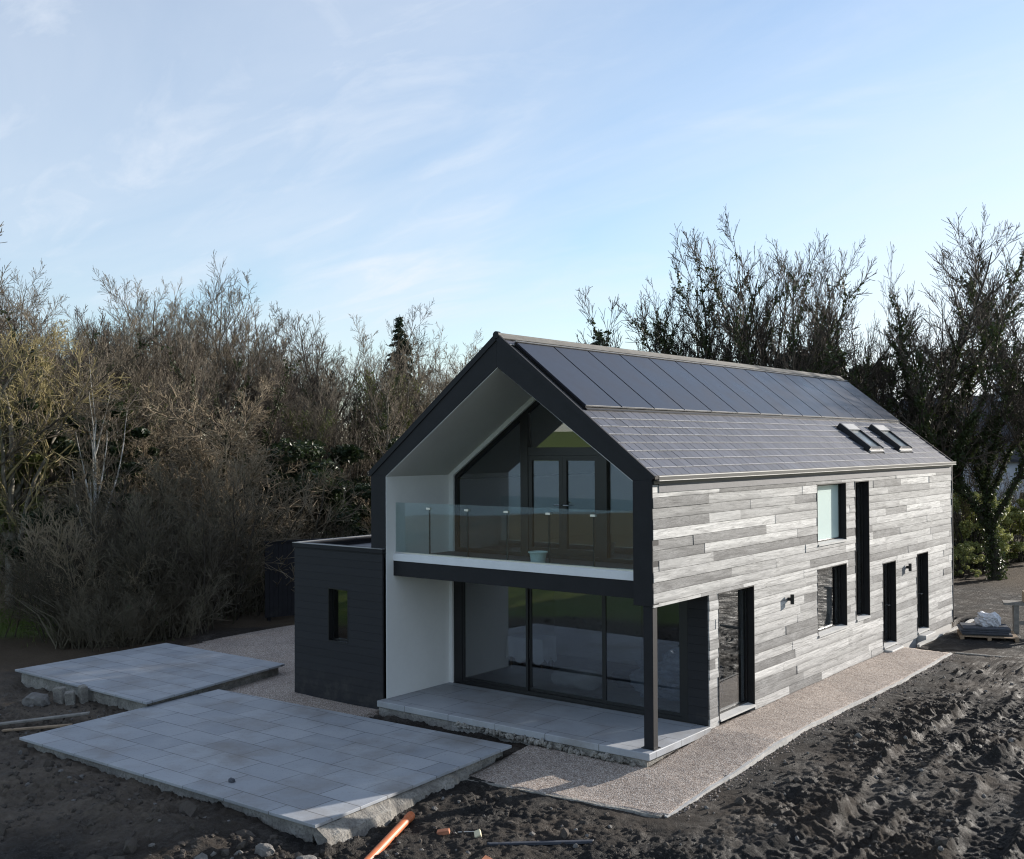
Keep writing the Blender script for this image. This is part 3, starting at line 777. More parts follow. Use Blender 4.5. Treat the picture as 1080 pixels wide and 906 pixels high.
def tile_field(d0, d1, n, w=.30):
    dh = (d1 - d0) / n
    for r in range(n):
        da, db = d0 + r * dh, d0 + (r + 1) * dh
        y = .03 - (w / 2 if r % 2 else 0)
        while y < L + .02:
            a, c = max(y, .03), min(y + w - .016, L + .02)
            if c - a > .03 and not any(sk[0] - .02 < (a + c) / 2 < sk[1] + .02 and db > sk[2] - .05 and da < sk[3] for sk in SKY):
                t = rt.uniform(0, 1)
                j = rt.uniform(-.002, .002)
                rbox(m, da, db + .015, a, c, -.012, .002 + j, 0, t, 1, .002, .020 + j)
                # pale lower lip, the glancing sun's glint put into its colour
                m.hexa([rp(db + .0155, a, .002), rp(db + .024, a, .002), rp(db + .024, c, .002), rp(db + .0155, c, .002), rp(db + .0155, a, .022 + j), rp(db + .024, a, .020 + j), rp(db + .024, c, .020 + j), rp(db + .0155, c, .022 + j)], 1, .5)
            y += w
SKY = [(12.0, 13.1, 2.78, 3.86), (14.4, 15.5, 2.78, 3.86)]
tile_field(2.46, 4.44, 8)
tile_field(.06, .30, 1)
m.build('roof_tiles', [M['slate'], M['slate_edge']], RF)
m = MB()
rbox(m, .02, DE, .03, L + .02, -.02, .012, side=-1); m.build('roof_tiles', [M['slate']], RF)
# ridge and verge trims
m = MB(); m.tube([(3.5, .0, HR + .005), (3.5, L + .03, HR + .005)], .055, 10); 
for sd in (1, -1): rbox(m, .0, .16, .012, L + .03, .024, .048, side=sd)
m.build('ridge_cap', M['ridge'], RF)
m = MB()
for sd in (1, -1):
    rbox(m, .0, DE + .03, -.022, .028, -.07, .042, side=sd)
m.tube([(3.5, -.03, HR + .01), (3.5, .06, HR + .01)], .075, 12)
m.build('verge_trim', M['trim'], RF)
m = MB(); rbox(m, .1, DE, .031, .058, .022, .03); m.build('verge_flashing', M['steel'], RF)
m = MB()
rbox(m, .0, DE + .03, L + .021, L + .06, -.16, .045); rbox(m, .0, DE + .03, L + .021, L + .06, -.16, .045, side=-1)
m.build('verge_trim', M['trim'], RF)
# eaves: gutter and fascia on both sides
for sd, x in ((1, 7.0), (-1, 0.)):
    s1 = sd
    def bx(m, xa, xb, za_, zb): m.box(min(x + s1 * xa, x + s1 * xb), max(x + s1 * xa, x + s1 * xb), .03, L + .04, za_, zb)
    m = MB(); bx(m, .03, .045, 4.74, 4.835); bx(m, .046, .13, 4.74, 4.752); bx(m, .118, .131, 4.753, 4.828); m.build('gutter', M['black'], H)
    m = MB(); bx(m, .1305, .136, 4.815, 4.832); bx(m, .132, .138, 4.740, 4.752); m.build('gutter_trim', M['steel'], H)
    m = MB(); bx(m, .0, .03, 4.681, 4.80); m.build('fascia', M['black'], H)
# solar panels
pitch = (18.05 - .24) / 14
for k in range(14):
    ya = .26 + k * pitch * .992; yb = ya + pitch * .992 - .045
    m = MB(); rbox(m, .325, 2.40, ya, yb, .035, .075, 0)
    p = m.build('solar_panel', M['pv'], RF, bevel=.003)
m = MB(); rbox(m, .32, 2.41, .24, L - .02, .0, .030); rbox(m, .303, .318, .24, L - .02, .005, .085); m.build('panel_tray', M['black'], RF)
m = MB(); rbox(m, .285, .302, .24, L - .02, .02, .095); rbox(m, 2.405, 2.411, .24, L - .02, .05, .066); m.build('panel_flashing', M['steel'], RF)
m = MB(); rbox(m, 2.415, 2.475, .24, L - .02, .0, .035); m.build('panel_gutter', M['black'], RF)
# roof windows
for (ya, yb, da, db) in SKY:
    m = MB()
    rbox(m, da, db, ya, ya + .10, -.02, .15); rbox(m, da, db, yb - .06, yb, -.02, .12)
    rbox(m, db - .10, db, ya + .101, yb - .061, -.02, .10)
    o = m.build('skylight', M['black'], RF)
    m = MB(); rbox(m, da, da + .26, ya + .101, yb - .061, -.02, .13); m.build('cover', M['steel'], o)
    m = MB(); rbox(m, db + .001, db + .06, ya + .02, yb - .02, .0, .06); m.build('apron', M['steel'], o)
    m = MB(); rbox(m, da + .261, db - .101, ya + .101, yb - .061, .05, .07); m.build('pane', M['skypane'], o)

# flat-roofed annex on the left of the recess
AX0, AX1, AY0, AY1 = -2.43, .388, -.05, 7.3
b = MB()
hole = (-1.306, -.669, 1.06, 2.235)
for (xa, xb, za_, zb) in cells(AX0, -.006, -.25, 3.09, [hole]): b.box(xa, xb, AY0, AY0 + .25, za_, zb)
b.box(-.006, AX1, AY0, -.004, -.25, 3.09)
b.box(AX0, AX0 + .25, AY0 + .251, AY1, -.25, 3.09); b.box(AX0 + .251, -.006, AY1 - .25, AY1, -.25, 3.09)
b.build('annex_wall', M['clad'], H)
b = MB(); b.box(AX0 + .02, AX1 - .02, AY0 + .02, AY0 + .3, -.6, -.252); b.build('annex_plinth', M['concrete'], H)
b = MB()
b.box(AX0 - .03, -.006, AY0 - .035, AY0 + .27, 3.092, 3.18); b.box(-.006, AX1 + .03, AY0 - .035, -.004, 3.092, 3.18); b.box(AX0 - .03, AX0 + .24, AY0 + .271, AY1, 3.092, 3.18)
b.build('parapet', M['trim'], H, bevel=.005)
b = MB(); b.box(AX0 - .035, AX0 + .06, AY0 + .08, AY1, 3.181, 3.195); b.box(AX0 - .035, AX1 + .03, AY0 - .042, AY0 + .044, 3.181, 3.193); b.build('parapet_capping', M['steel'], H)
b = MB(); b.box(AX0 + .25, -.006, AY0 + .26, AY1 - .26, 2.93, 3.03); b.build('flat_roof', M['felt'], H)
m = MB(); xa, xb, za_, zb = hole; fw = .05
m.box(xa + .003, xa + fw, AY0 + .12, AY0 + .17, za_ + .003, zb - .003); m.box(xb - fw, xb - .003, AY0 + .12, AY0 + .17, za_ + .003, zb - .003); m.box(xa + fw, xb - fw, AY0 + .121, AY0 + .17, za_ + .003, za_ + fw); m.box(xa + fw, xb - fw, AY0 + .121, AY0 + .17, zb - fw, zb - .003)
m.box(xa + .003, xa + .02, AY0 - .004, AY0 + .119, za_ + .003, zb - .003); m.box(xb - .02, xb - .003, AY0 - .004, AY0 + .119, za_ + .003, zb - .003)
m.box(xa + .021, xb - .021, AY0 - .004, AY0 + .119, zb - .02, zb - .003); m.box(xa + .021, xb - .021, AY0 - .012, AY0 + .119, za_ + .003, za_ + .02)
wn = m.build('window', M['black'], H)
m = MB(); m.box(xa + fw, xb - fw, AY0 + .14, AY0 + .152, za_ + fw, zb - fw); m.build('pane', M['glass'], wn)

# inside: floors, partitions and ceiling that show through the glass
b = MB(); b.box(.33, 6.69, D + .10, L - .31, -.3, .0); b.build('floor', M['intfloor'], H)
b = MB(); b.box(.33, 6.69, D + .10, L - .31, 2.62, 2.97); b.build('floor', M['plaster'], H)
b = MB(); b.box(.321, .40, D + .11, L - .31, .001, 4.6); b.build('lining', M['plaster'], H)
b = MB(); b.box(.401, 6.69, 8.9, 9.05, .001, 2.61); b.box(.401, 6.69, 8.2, 8.35, 2.972, 4.9); b.box(.401, 3.0, 6.2, 6.35, .001, 2.61); b.build('partition', M['plaster'], H)
b = MB()
for sd in (1, -1): b.prism([(3.5, HR - .45), (3.5 + sd * 3.17, HR - .45 - 3.17 * SL), (3.5 + sd * 3.17, HR - .40 - 3.17 * SL), (3.5, HR - .40)], 'y', D + .11, L - .32)
b.build('ceiling', M['plaster'], H)

# ------------------------------------------------------------------ camera (solved from the photograph's vanishing points)
CAM = Vector((16.8452, -16.6672, 5.3682)); FPX = 1145.33
yaw, pit, rol = .6614, .0154, -.0048
fwd = Vector((-math.sin(yaw) * math.cos(pit), math.cos(yaw) * math.cos(pit), math.sin(pit)))
rgt = Vector((math.cos(yaw), math.sin(yaw), 0)); up = rgt.cross(fwd)
r2 = math.cos(rol) * rgt + math.sin(rol) * up; u2 = -math.sin(rol) * rgt + math.cos(rol) * up
cd = bpy.data.cameras.new('camera'); cam = bpy.data.objects.new('camera', cd); COL.objects.link(cam)
cam.matrix_world = Matrix(((r2.x, u2.x, -fwd.x, CAM.x), (r2.y, u2.y, -fwd.y, CAM.y), (r2.z, u2.z, -fwd.z, CAM.z), (0, 0, 0, 1)))
cd.sensor_width = 36; cd.lens = 36 * FPX / 1080; cd.clip_start = .1; cd.clip_end = 6000
S.camera = cam
def bearing(u, dist):
    """a place on the ground plan, given as a bearing from the survey point and a distance"""
    p = CAM + rgt * ((u - 540) / FPX * dist) + Vector((fwd.x, fwd.y, 0)).normalized() * dist
    return p.x, p.y
def top_z(v, dist): return CAM.z + (470.5 - v) / FPX * dist

# ------------------------------------------------------------------ things in and around the house
# timber fence behind the annex
T = empty('timber_fence', (-11.0, 6.1, -.15), -.37); tag(T, 'tall black vertical-board fence panel standing behind the dark annex', 'fence')
b = MB(); y = 0.; rf = random.Random(2)
while y < 8.6:
    b.box(-.02 + rf.uniform(0, .008), .015 + rf.uniform(0, .008), y, y + .142, .03, 2.44); y += .15
b.build('boards', M['clad'], T)
b = MB(); b.box(-.06, .06, -.02, 8.7, 2.441, 2.49); b.build('capping', M['trim'], T)
for k in range(5):
    b = MB(); b.box(-.12, -.021, .1 + k * 2.1, .2 + k * 2.1, -.3, 2.44); b.build('fence_post', M['trim'], T)

M['orange'] = mat_simple('orange_plastic_pipe', (.50, .145, .055), .45, 0, .22, 4, .1, .002, .5)
M['brick'] = mat_simple('clay_brick', (.40, .17, .10), .9, 0, .25, 12, .4, .006, .2)
M['cream'] = mat_simple('cream_plastic', (.62, .56, .38), .6, 0, .15, 8, .2, .002, .4)
M['wood'] = mat_simple('raw_timber', (.30, .22, .15), .85, 0, .3, 9, .4, .004, .2)
M['oldwood'] = mat_simple('weathered_plank', (.23, .215, .195), .9, 0, .3, 9, .5, .005, .2)
M['bag'] = mat_simple('white_plastic_bag', (.62, .62, .65), .45, 0, .06, 4, .5, .02, .5)
M['sheet'] = mat_simple('dark_slate_sheets', (.055, .06, .075), .6, 0, .3, 6, .3, .004, .4)
M['stone'] = mat_simple('grey_stone', (.17, .16, .15), .9, 0, .3, 7, .8, .02, .2)
M['tan'] = mat_simple('tan_cardboard', (.34, .27, .20), .85, 0, .15, 5, .3, .004, .2)
M['cloth'] = mat_simple('white_cloth', (.84, .84, .84), .9, 0, .05, 3, .3, .006, .1)
M['sack'] = mat_simple('pale_sacking', (.42, .41, .38), .9, 0, .15, 5, .5, .01, .1)
M['plasticblue'] = mat_simple('pale_green_tub_plastic', (.55, .66, .64), .5, 0, .06, 3, .1, .002, .4)
M['bluewrap'] = mat_simple('crumpled_blue_grey_wrap', (.28, .33, .40), .3, .1, .3, 6, .9, .03, .6)

# orange drain pipe, hollow
p0 = Vector((5.18, -4.28, -.36)); p1 = Vector((6.15, -6.7, -.30))
g0 = gzf(p0.x, p0.y); g1 = gzf(p1.x, p1.y); p0.z = g0 + .05; p1.z = g1 + .09
T = empty('drain_pipe', p0); tag(T, 'orange plastic drain pipe lying on the dark mud by the terrace corner', 'pipe')
d = p1 - p0
b = MB(); n = 24; dn = d.normalized(); a = dn.cross(Vector((0, 0, 1))).normalized(); c = dn.cross(a)
def ring(pt, r): return [pt + (a * math.cos(2 * PI * k / n) + c * math.sin(2 * PI * k / n)) * r for k in range(n)]
R_ = [ring(Vector(), .056), ring(Vector(), .062), ring(d, .062), ring(d, .056)]
for q in range(4):
    A_, B_ = R_[q], R_[(q + 1) % 4]
    for k in range(n): b.poly([A_[k], A_[(k + 1) % n], B_[(k + 1) % n], B_[k]])
b.build('tube', M['orange'], T, smooth=False)
b = MB(); b.tube([dn * .0, dn * .14], [.070, .070], 24, cap=False); b.tube([dn * .135, dn * .15], [.071, .063], 24, cap=False); b.build('socket', M['orange'], T)

def lump(name, x, y, sx, sy, sz, mat, label, cat, rz=0., rough=.16, seed=0, sub=3, dz=-.02, group=None, z=None, flat=True):
    import bmesh
    me = bpy.data.meshes.new(name); bm = bmesh.new(); bmesh.ops.create_icosphere(bm, subdivisions=sub, radius=1)
    P = np.array([v.co[:] for v in bm.verts])
    f = 1 + rough * (fbm(P[:, 0] * 1.3 + seed * 7.1 + P[:, 2], P[:, 1] * 1.3 + P[:, 2] * .7, seed, 4, .6)) * 1.6
    for v, k in zip(bm.verts, f):
        q = v.co * float(k); e = .75
        v.co = Vector([math.copysign(abs(c) ** e, c) for c in q]); v.co = Vector((v.co.x * sx, v.co.y * sy, max(v.co.z, -.75) * sz))
    bm.to_mesh(me); bm.free(); me.materials.append(mat)
    if not flat: me.polygons.foreach_set('use_smooth', [True] * len(me.polygons))
    o = bpy.data.objects.new(name, me); COL.objects.link(o); o.location = (x, y, (gzf(x, y) if z is None else z) + sz * .7 + dz); o.rotation_euler = (0, 0, rz)
    return tag(o, label, cat, group)
def slabby(name, x, y, sx, sy, sz, rz, mat, label, cat, tilt=(0, 0), z=None, dz=0., bev=.006):
    b = MB(); j = lambda: random.uniform(-.06, .06)
    b.hexa([(-sx / 2 * (1 + j()), -sy / 2 * (1 + j()), 0), (sx / 2 * (1 + j()), -sy / 2, 0), (sx / 2, sy / 2 * (1 + j()), 0), (-sx / 2, sy / 2, 0), (-sx / 2 * (1 + j()), -sy / 2, sz), (sx / 2, -sy / 2 * (1 + j()), sz), (sx / 2 * (1 + j()), sy / 2, sz), (-sx / 2, sy / 2 * (1 + j()), sz)])
    o = b.build(name, mat, bevel=bev); o.location = (x, y, (gzf(x, y) if z is None else z) + dz); o.rotation_euler = (tilt[0], tilt[1], rz)
    return tag(o, label, cat)
slabby('brick', 5.93, -4.36, .19, .10, .065, .55, M['brick'], 'small red clay brick lying in the mud beside the orange pipe', 'brick', (.1, -.2), dz=.01)
slabby('plastic_bracket', 6.44, -4.16, .16, .10, .05, -.8, M['cream'], 'cream broken plastic corner piece lying on the mud', 'plastic scrap', (.4, .2), dz=.01)
slabby('cable_strip', 6.22, -4.10, .36, .016, .012, .75, M['sill'], 'short pale strip between the brick and the cream plastic piece', 'strip', dz=.015)
slabby('batten', 7.35, -3.85, 1.55, .07, .045, .72, M['sheet'], 'long dark thin batten half sunk in the mud', 'timber', dz=.0)
slabby('brick', 7.2, -4.85, .22, .13, .08, .2, M['brick'], 'pinkish broken brick lump at the lower edge of the mud', 'brick', (.2, .3), dz=-.01)
slabby('plank', -4.75, -5.02, 2.1, .13, .04, .98, M['oldwood'], 'long grey plank lying on rubble beside the near terrace', 'plank', (.0, -.05), dz=.1)
slabby('plank', -4.35, -5.15, 1.3, .09, .04, .82, M['wood'], 'shorter brown plank next to the grey one beside the near terrace', 'plank', (.0, -.04), dz=.08)
slabby('plank', -5.05, -6.35, .8, .06, .03, .9, M['wood'], 'short pale stick poking out at the left end of the near terrace', 'stick', (.0, -.12), dz=.05)
for k, (x, y, h) in enumerate(((-6.15, -3.62, .44), (-5.85, -3.55, .36), (-5.72, -3.32, .48))):
    lab = ['broad pale broken concrete stump in the trench between the terraces', 'shortest broken concrete stump in the trench between the terraces', 'tall narrow broken concrete stump nearest the far terrace'][k]
    slabby('concrete_stump', x, y, .24 - .04 * k, .2, h, .4 + k * .5, M['concrete'], lab, 'concrete stump', (.06 * k, -.1), dz=-.1, bev=.02)
lump('boulder', -6.3, -4.1, .26, .22, .17, M['stone'], 'rounded grey boulder in front of the concrete stumps', 'stone', .3, seed=3)
lump('boulder', 5.35, -6.55, .16, .13, .11, M['stone'], 'pale grey stone below the front corner of the near terrace', 'stone', .8, seed=5)
lump('boulder', 4.7, -6.75, .13, .1, .09, M['stone'], 'smaller brownish stone left of the stone under the terrace corner', 'stone', .1, seed=8)
lump('boulder', 8.9, -4.35, .22, .16, .12, M['stone'], 'angular dark stone in the mud below the path corner', 'stone', 1.1, seed=12)
lump('boulder', 10.9, -2.55, .10, .08, .055, M['kerb'], 'small white stone in the churned mud at lower right', 'stone', .4, seed=14)
lump('stone_chip', 2.2, -5.38, .055, .045, .045, M['sheet'], 'single small black lump on the blue-grey near terrace', 'stone', 0, seed=17, z=-.125, dz=-.004)
# scattered rubble and clods
n = 2300
px = np.concatenate([rng.uniform(-6.9, -3.5, 260), rng.uniform(-4, 5.4, 420), rng.uniform(4.7, 9.5, 320), rng.uniform(8.6, 14, 1300)])
py = np.concatenate([rng.uniform(-5.8, -3.4, 260), rng.uniform(-8.8, -6.2, 420), rng.uniform(-6.2, -2.3, 320), rng.uniform(-3.5, 12, 1300)])
pz = ground_full(px, py); keep = pz > -.72
px, py, pz = px[keep], py[keep], pz[keep]
sz = rng.uniform(.012, .045, len(px)) * (1 + 1.2 * (rng.uniform(0, 1, len(px)) > .93))
sz = sz * np.where((px < 5.4) & (py < -6.1), 1.7, 1.0)
V, F = rock_arrays(len(px), np.stack([px, py, pz], 1), sz, rng)
M['clod'] = mat_simple('earth_clods', (.075, .064, .055), .95, 0, .4, 7, .8, .02, .2)
tag(raw_mesh('loose_stones', V, F, [M['clod'], M['stone']], mi=np.repeat(rng.uniform(0, 1, len(px)) > .85, 24).astype(int)), kind='stuff')

# gravel kicked out over the edging
n = 900; py = rng.uniform(-1.8, 12.6, n); px = np.array([path_right(y) for y in py]) + np.abs(rng.normal(0, .16, n)) - .02; pz = np.maximum(ground_full(px, py), -.6)
V, F = rock_arrays(n, np.stack([px, py, pz + .004], 1), rng.uniform(.008, .02, n), rng)
M['chip'] = mat_simple('gravel_chips', (.36, .30, .26), .9, 0, .5, 11, .3, .01, .2)
tag(raw_mesh('gravel_spill', V, F, M['chip']), kind='stuff')

# pallet with slate sheets and a white bag
PX, PY, PZ = 8.55, 15.75, -.12
T = empty('pallet', (PX, PY, PZ), .35); tag(T, 'low wooden pallet on the ground past the far corner of the house', 'pallet')
b = MB()
for k in range(6): b.box(-.75, .75, -.55 + k * .2, -.55 + k * .2 + .13, .118, .14)
b.build('deck', M['wood'], T)
for k in range(3):
    b = MB(); b.box(-.75 + k * .7, -.65 + k * .7, -.55, .58, .02, .117); b.build('bearer', M['wood'], T)
T = empty('sheet_stack', (PX - .08, PY + .03, PZ + .141), .38); tag(T, 'stack of dark slate sheets loaded on the wooden pallet', 'sheet stack')
for k in range(4):
    b = MB(); j = lambda: random.uniform(-.07, .07)
    x0, x1, y0_, y1_ = -.62 + j(), .60 + j(), -.45 + j(), .45 + j()
    b.hexa([(x0, y0_, k * .055), (x1, y0_, k * .055), (x1, y1_, k * .055), (x0, y1_, k * .055), (x0, y0_, k * .055 + .045), (x1, y0_, k * .055 + .045), (x1, y1_, k * .055 + .045), (x0, y1_, k * .055 + .045)])
    b.build('sheet', M['sheet'], T)
lump('plastic_bag', PX + .0, PY + .1, .28, .22, .21, M['bag'], 'crumpled white plastic bag lying on the stacked slate sheets', 'bag', .4, rough=.3, seed=23, sub=4, z=PZ + .141 + .21, dz=-.0)
# workbench of rough timber at the edge of the yard
T = empty('workbench', (9.25, 17.2, -.13), .3); tag(T, 'rough timber trestle bench in the shade at the right of the pallet', 'workbench')
b = MB(); b.box(-.62, 1.2, -.30, .30, .86, .93); b.build('bench_top', M['oldwood'], T)
for (x, y) in ((-.35, -.25), (-.35, .18), (1.0, -.25), (1.0, .18)):
    b = MB(); b.box(x, x + .14, y, y + .1, -.1, .859); b.build('leg', M['oldwood'], T)
b = MB(); b.box(-.2, .99, -.2, -.16, .3, .42); b.build('rail', M['oldwood'], T)
T = slabby('box', 9.55, 17.3, .8, .5, .3, .35, M['tan'], 'tan box lying on top of the rough timber bench', 'box', z=-.13 + .935)

# balcony tub, and what stands in the ground-floor room
T = empty('tub', (3.85, .86, 2.981)); tag(T, 'small pale green plastic tub on the balcony floor behind the glass balustrade', 'tub')
b = MB(); n = 20
prof = [(.0, .004), (.135, .004), (.175, .26), (.165, .26), (.128, .014), (.0, .014)]
for (r0, z0), (r1, z1) in zip(prof, prof[1:]):
    for k in range(n):
        q0, q1 = 2 * PI * k / n, 2 * PI * (k + 1) / n
        pts = [(r0 * math.cos(q0), r0 * math.sin(q0), z0), (r0 * math.cos(q1), r0 * math.sin(q1), z0), (r1 * math.cos(q1), r1 * math.sin(q1), z1), (r1 * math.cos(q0), r1 * math.sin(q0), z1)]
        if r0 == 0: pts = pts[1:]
        if r1 == 0: pts = pts[:2] + pts[3:] if False else pts[:3]
        b.poly(pts)
b.build('tub_body', M['plasticblue'], T)
b = MB(); b.tube([(.19 * math.cos(2 * PI * k / 24), .19 * math.sin(2 * PI * k / 24), .262) for k in range(25)], .014, 6); b.build('rim', M['plasticblue'], T)
T = empty('table', (.98, 4.45, .001), .1); tag(T, 'trestle table inside the ground-floor room under a white cloth', 'table')
b = MB(); b.box(-.65, .65, -.38, .38, .72, .75); b.build('table_top', M['wood'], T)
for (x, y) in ((-.6, -.33), (-.6, .28), (.55, -.33), (.55, .28)):
    b = MB(); b.box(x, x + .05, y, y + .05, 0, .719); b.build('leg', M['wood'], T)
b = MB(); N = 40
def cl(k, low):
    t = k / N * 4; s = int(t) % 4; f = t - int(t); c = [(-.67, -.40), (.67, -.40), (.67, .40), (-.67, .40), (-.67, -.40)]
    x = c[s][0] + (c[s + 1][0] - c[s][0]) * f; y = c[s][1] + (c[s + 1][1] - c[s][1]) * f
    if low: w = 1.05 + .05 * math.sin(k * 2.1); return (x * w, y * w, .22 + .08 * math.sin(k * 1.3))
    return (x, y, .756)
for k in range(N): b.poly([cl(k, 0), cl(k, 1), cl(k + 1, 1), cl(k + 1, 0)])
b.poly([cl(k, 0) for k in range(0, N, 10)])
o = b.build('tablecloth', M['cloth']); o.modifiers.new('t', 'SOLIDIFY').thickness = .004; T.scale = (.74, .8, 1); o.scale = (.74, .8, 1); o.location = (.98, 4.45, .003); o.rotation_euler = (0, 0, .1); tag(o, 'white cloth draped over the trestle table inside the room', 'tablecloth')
lump('sack', 3.0, 3.5, .55, .38, .24, M['sack'], 'slumped pale sack on the floor just inside the middle sliding door', 'sack', .2, rough=.2, seed=31, z=0.005, flat=False)
lump('sack', 4.0, 4.3, .5, .4, .2, M['sheet'], 'dark folded bundle on the floor behind the pale sack', 'bundle', .6, rough=.25, seed=33, z=0.005, flat=False)
lump('packaging_heap', 5.4, 3.9, .75, .55, .5, M['bluewrap'], 'crumpled heap of blue-grey plastic wrapping inside the right sliding door', 'packaging', .3, rough=.4, seed=37, sub=5, z=0.005)

# neighbouring house beyond the trees
def gable_house(name, loc, rz, w, l, eh, rh, wall, roof, label, chim=True):
    T = empty(name, loc, rz); tag(T, label, 'house')
    b = MB(); b.prism([(-w / 2, -1), (w / 2, -1), (w / 2, eh), (0, rh - .1), (-w / 2, eh)], 'y', 0, l); b.build('wall', wall, T)
    b = MB(); s = (rh - eh) / (w / 2)
    for sd in (1, -1): b.prism([(0, rh), (sd * (w / 2 + .35), eh - .35 * s), (sd * (w / 2 + .35), eh - .35 * s + .16), (0, rh + .16)], 'y', -.3, l + .3)
    r = b.build('roof', roof, T)
    if chim:
        b = MB(); b.box(-.4, .4, l * .5, l * .5 + .7, rh - .6, rh + 1.1); b.build('chimney', wall, r)
    for sd in (-1, 1):
        for k in range(int(l // 3)):
            for zz in ((.9,) if eh < 3.6 else (.9, 3.3)):
                yy = 1.0 + k * 3.; m = MB(); xx = sd * w / 2
                m.box(min(xx, xx + sd * .03), max(xx, xx + sd * .03), yy, yy + .95, zz, zz + 1.25); f = m.build('window', M['black'], T)
                m = MB(); m.box(min(xx + sd * .031, xx + sd * .04), max(xx + sd * .031, xx + sd * .04), yy + .08, yy + .87, zz + .08, zz + 1.17); m.build('pane', M['balglass'], f)
    for zz in ((.9,) if eh < 3.6 else (.9, 3.3)):
        for xx in (-w / 4, w / 4):
            m = MB(); m.box(xx - .45, xx + .45, -.03, -.001, zz, zz + 1.25); f = m.build('window', M['black'], T)
            m = MB(); m.box(xx - .37, xx + .37, -.04, -.031, zz + .08, zz + 1.17); m.build('pane', M['balglass'], f)
    return T
M['pale'] = mat_simple('pale_dashed_wall', (.66, .68, .72), .9, 0, .1, 2, .3, .01, .2)
M['oldslate'] = mat_simple('old_slate_roof', (.055, .055, .062), .8, 0, .25, 4, .3, .01, .3)
x, y = bearing(1085, 70); gable_house('neighbouring_house', (x + 6, y - 1, .2), 1.25, 7.5, 16, 4.4, 8.3, M['pale'], M['oldslate'], 'pale house with dark slate roof half hidden behind the right-hand trees')
x, y = bearing(938, 72); gable_house('outhouse', (x, y, .2), .75, 6., 8, 5.0, 8.4, M['pale'], M['oldslate'], 'pale blue-white gabled outhouse seen just over the far roof corner', False)

# ------------------------------------------------------------------ trees
def grow(seed, H_, spec, r0, lean=(0, 0)):
    """spec rows: n children, length ratio, angle deg, first child position, upward pull, wiggle, segments"""
    R = random.Random(seed); out = []
    def branch(p, d, Ln, r, lv):
        sp = spec[lv]; ns = sp[6]; pts = [p.copy()]; rad = [r]; dirs = [d.copy()]
        q = p.copy()
        for i in range(ns):
            wg = sp[5]
            d = (d + Vector((R.uniform(-wg, wg), R.uniform(-wg, wg), R.uniform(-wg, wg) * .6 + sp[4]))).normalized()
            q = q + d * (Ln / ns); pts.append(q.copy()); dirs.append(d.copy())
            rad.append(r * (1 - (.80 if lv else .72) * (i + 1) / ns))
        out.append((lv, pts, rad))
        if lv + 1 < len(spec):
            nx_ = spec[lv + 1]; n_ = nx_[0]
            n_ = n_ if lv == 0 else max(1, int(round(n_ * R.uniform(.7, 1.3))))
            az = R.uniform(0, 6.28)
            for k in range(n_):
                t = nx_[3] + (1 - nx_[3]) * (k + R.random()) / n_
                f = t * ns; i = min(int(f), ns - 1); f -= i
                pos = pts[i].lerp(pts[i + 1], f); bd = dirs[i + 1]
                az += 2.4 + R.uniform(-.5, .5)
                a = bd.cross(Vector((0, 0, 1)) if abs(bd.z) < .95 else Vector((1, 0, 0))).normalized(); c = bd.cross(a)
                an = math.radians(nx_[2]) * R.uniform(.65, 1.35)
                cd_ = (bd * math.cos(an) + (a * math.cos(az) + c * math.sin(az)) * math.sin(an)).normalized()
                rr = rad[i] + (rad[i + 1] - rad[i]) * f
                branch(pos, cd_, Ln * nx_[1] * (1.08 - .55 * t) * R.uniform(.7, 1.3), min(rr * .72, r * (.62 if lv == 0 else .55)), lv + 1)
    branch(Vector((0, 0, -.3)), Vector((lean[0], lean[1], 1)).normalized(), H_ * spec[0][1], r0, 0)
    return out

def skin(polys, rmin):
    sides = [8, 6, 4, 3, 3, 3]; V = []; F3 = []; nb = 0
    cs = {n: [(math.cos(2 * PI * k / n), math.sin(2 * PI * k / n)) for k in range(n)] for n in (3, 4, 6, 8)}
    for lv, pts, rad in polys:
        n = sides[lv]
        P = np.array([p[:] for p in pts]); T_ = np.gradient(P, axis=0); T_ /= np.linalg.norm(T_, axis=1, keepdims=True) + 1e-9
        ref = np.where(np.abs(T_[:, 2:3]) < .9, np.array([[0, 0, 1.]]), np.array([[1., 0, 0]]))
        A = np.cross(T_, ref); A /= np.linalg.norm(A, axis=1, keepdims=True) + 1e-9; B = np.cross(T_, A)
        c = np.array(cs[n]); r = np.maximum(np.array(rad), rmin)[:, None, None]
        ring = P[:, None, :] + (A[:, None, :] * c[None, :, 0:1] + B[:, None, :] * c[None, :, 1:2]) * r
        V.append(ring.reshape(-1, 3)); m = len(pts)
        i = np.arange(m - 1)[:, None] * n; k = np.arange(n)[None, :]; k2 = (k + 1) % n
        F3.append(np.stack([i + k, i + k2, i + n + k2, i + n + k], -1).reshape(-1, 4) + nb)
        nb += m * n
    return np.concatenate(V), np.concatenate(F3)

def leaves(name, pts, size, mat, parent, rng, jitter=.0):
    n = len(pts); pts = pts + rng.normal(0, 1, (n, 3)) * jitter
    a = rng.normal(0, 1, (n, 3)); a /= np.linalg.norm(a, axis=1, keepdims=True)
    b_ = np.cross(a, rng.normal(0, 1, (n, 3))); b_ /= np.linalg.norm(b_, axis=1, keepdims=True) + 1e-9
    c_ = np.cross(a, b_)
    s = (rng.uniform(.6, 1.4, (n, 1)) * size)
    q = np.stack([pts - b_ * s, pts - c_ * s * .55 + a * s * .15, pts + b_ * s, pts + c_ * s * .55 + a * s * .15], 1).reshape(-1, 3)
    return raw_mesh(name, q, np.arange(n * 4).reshape(n, 4), mat, parent)

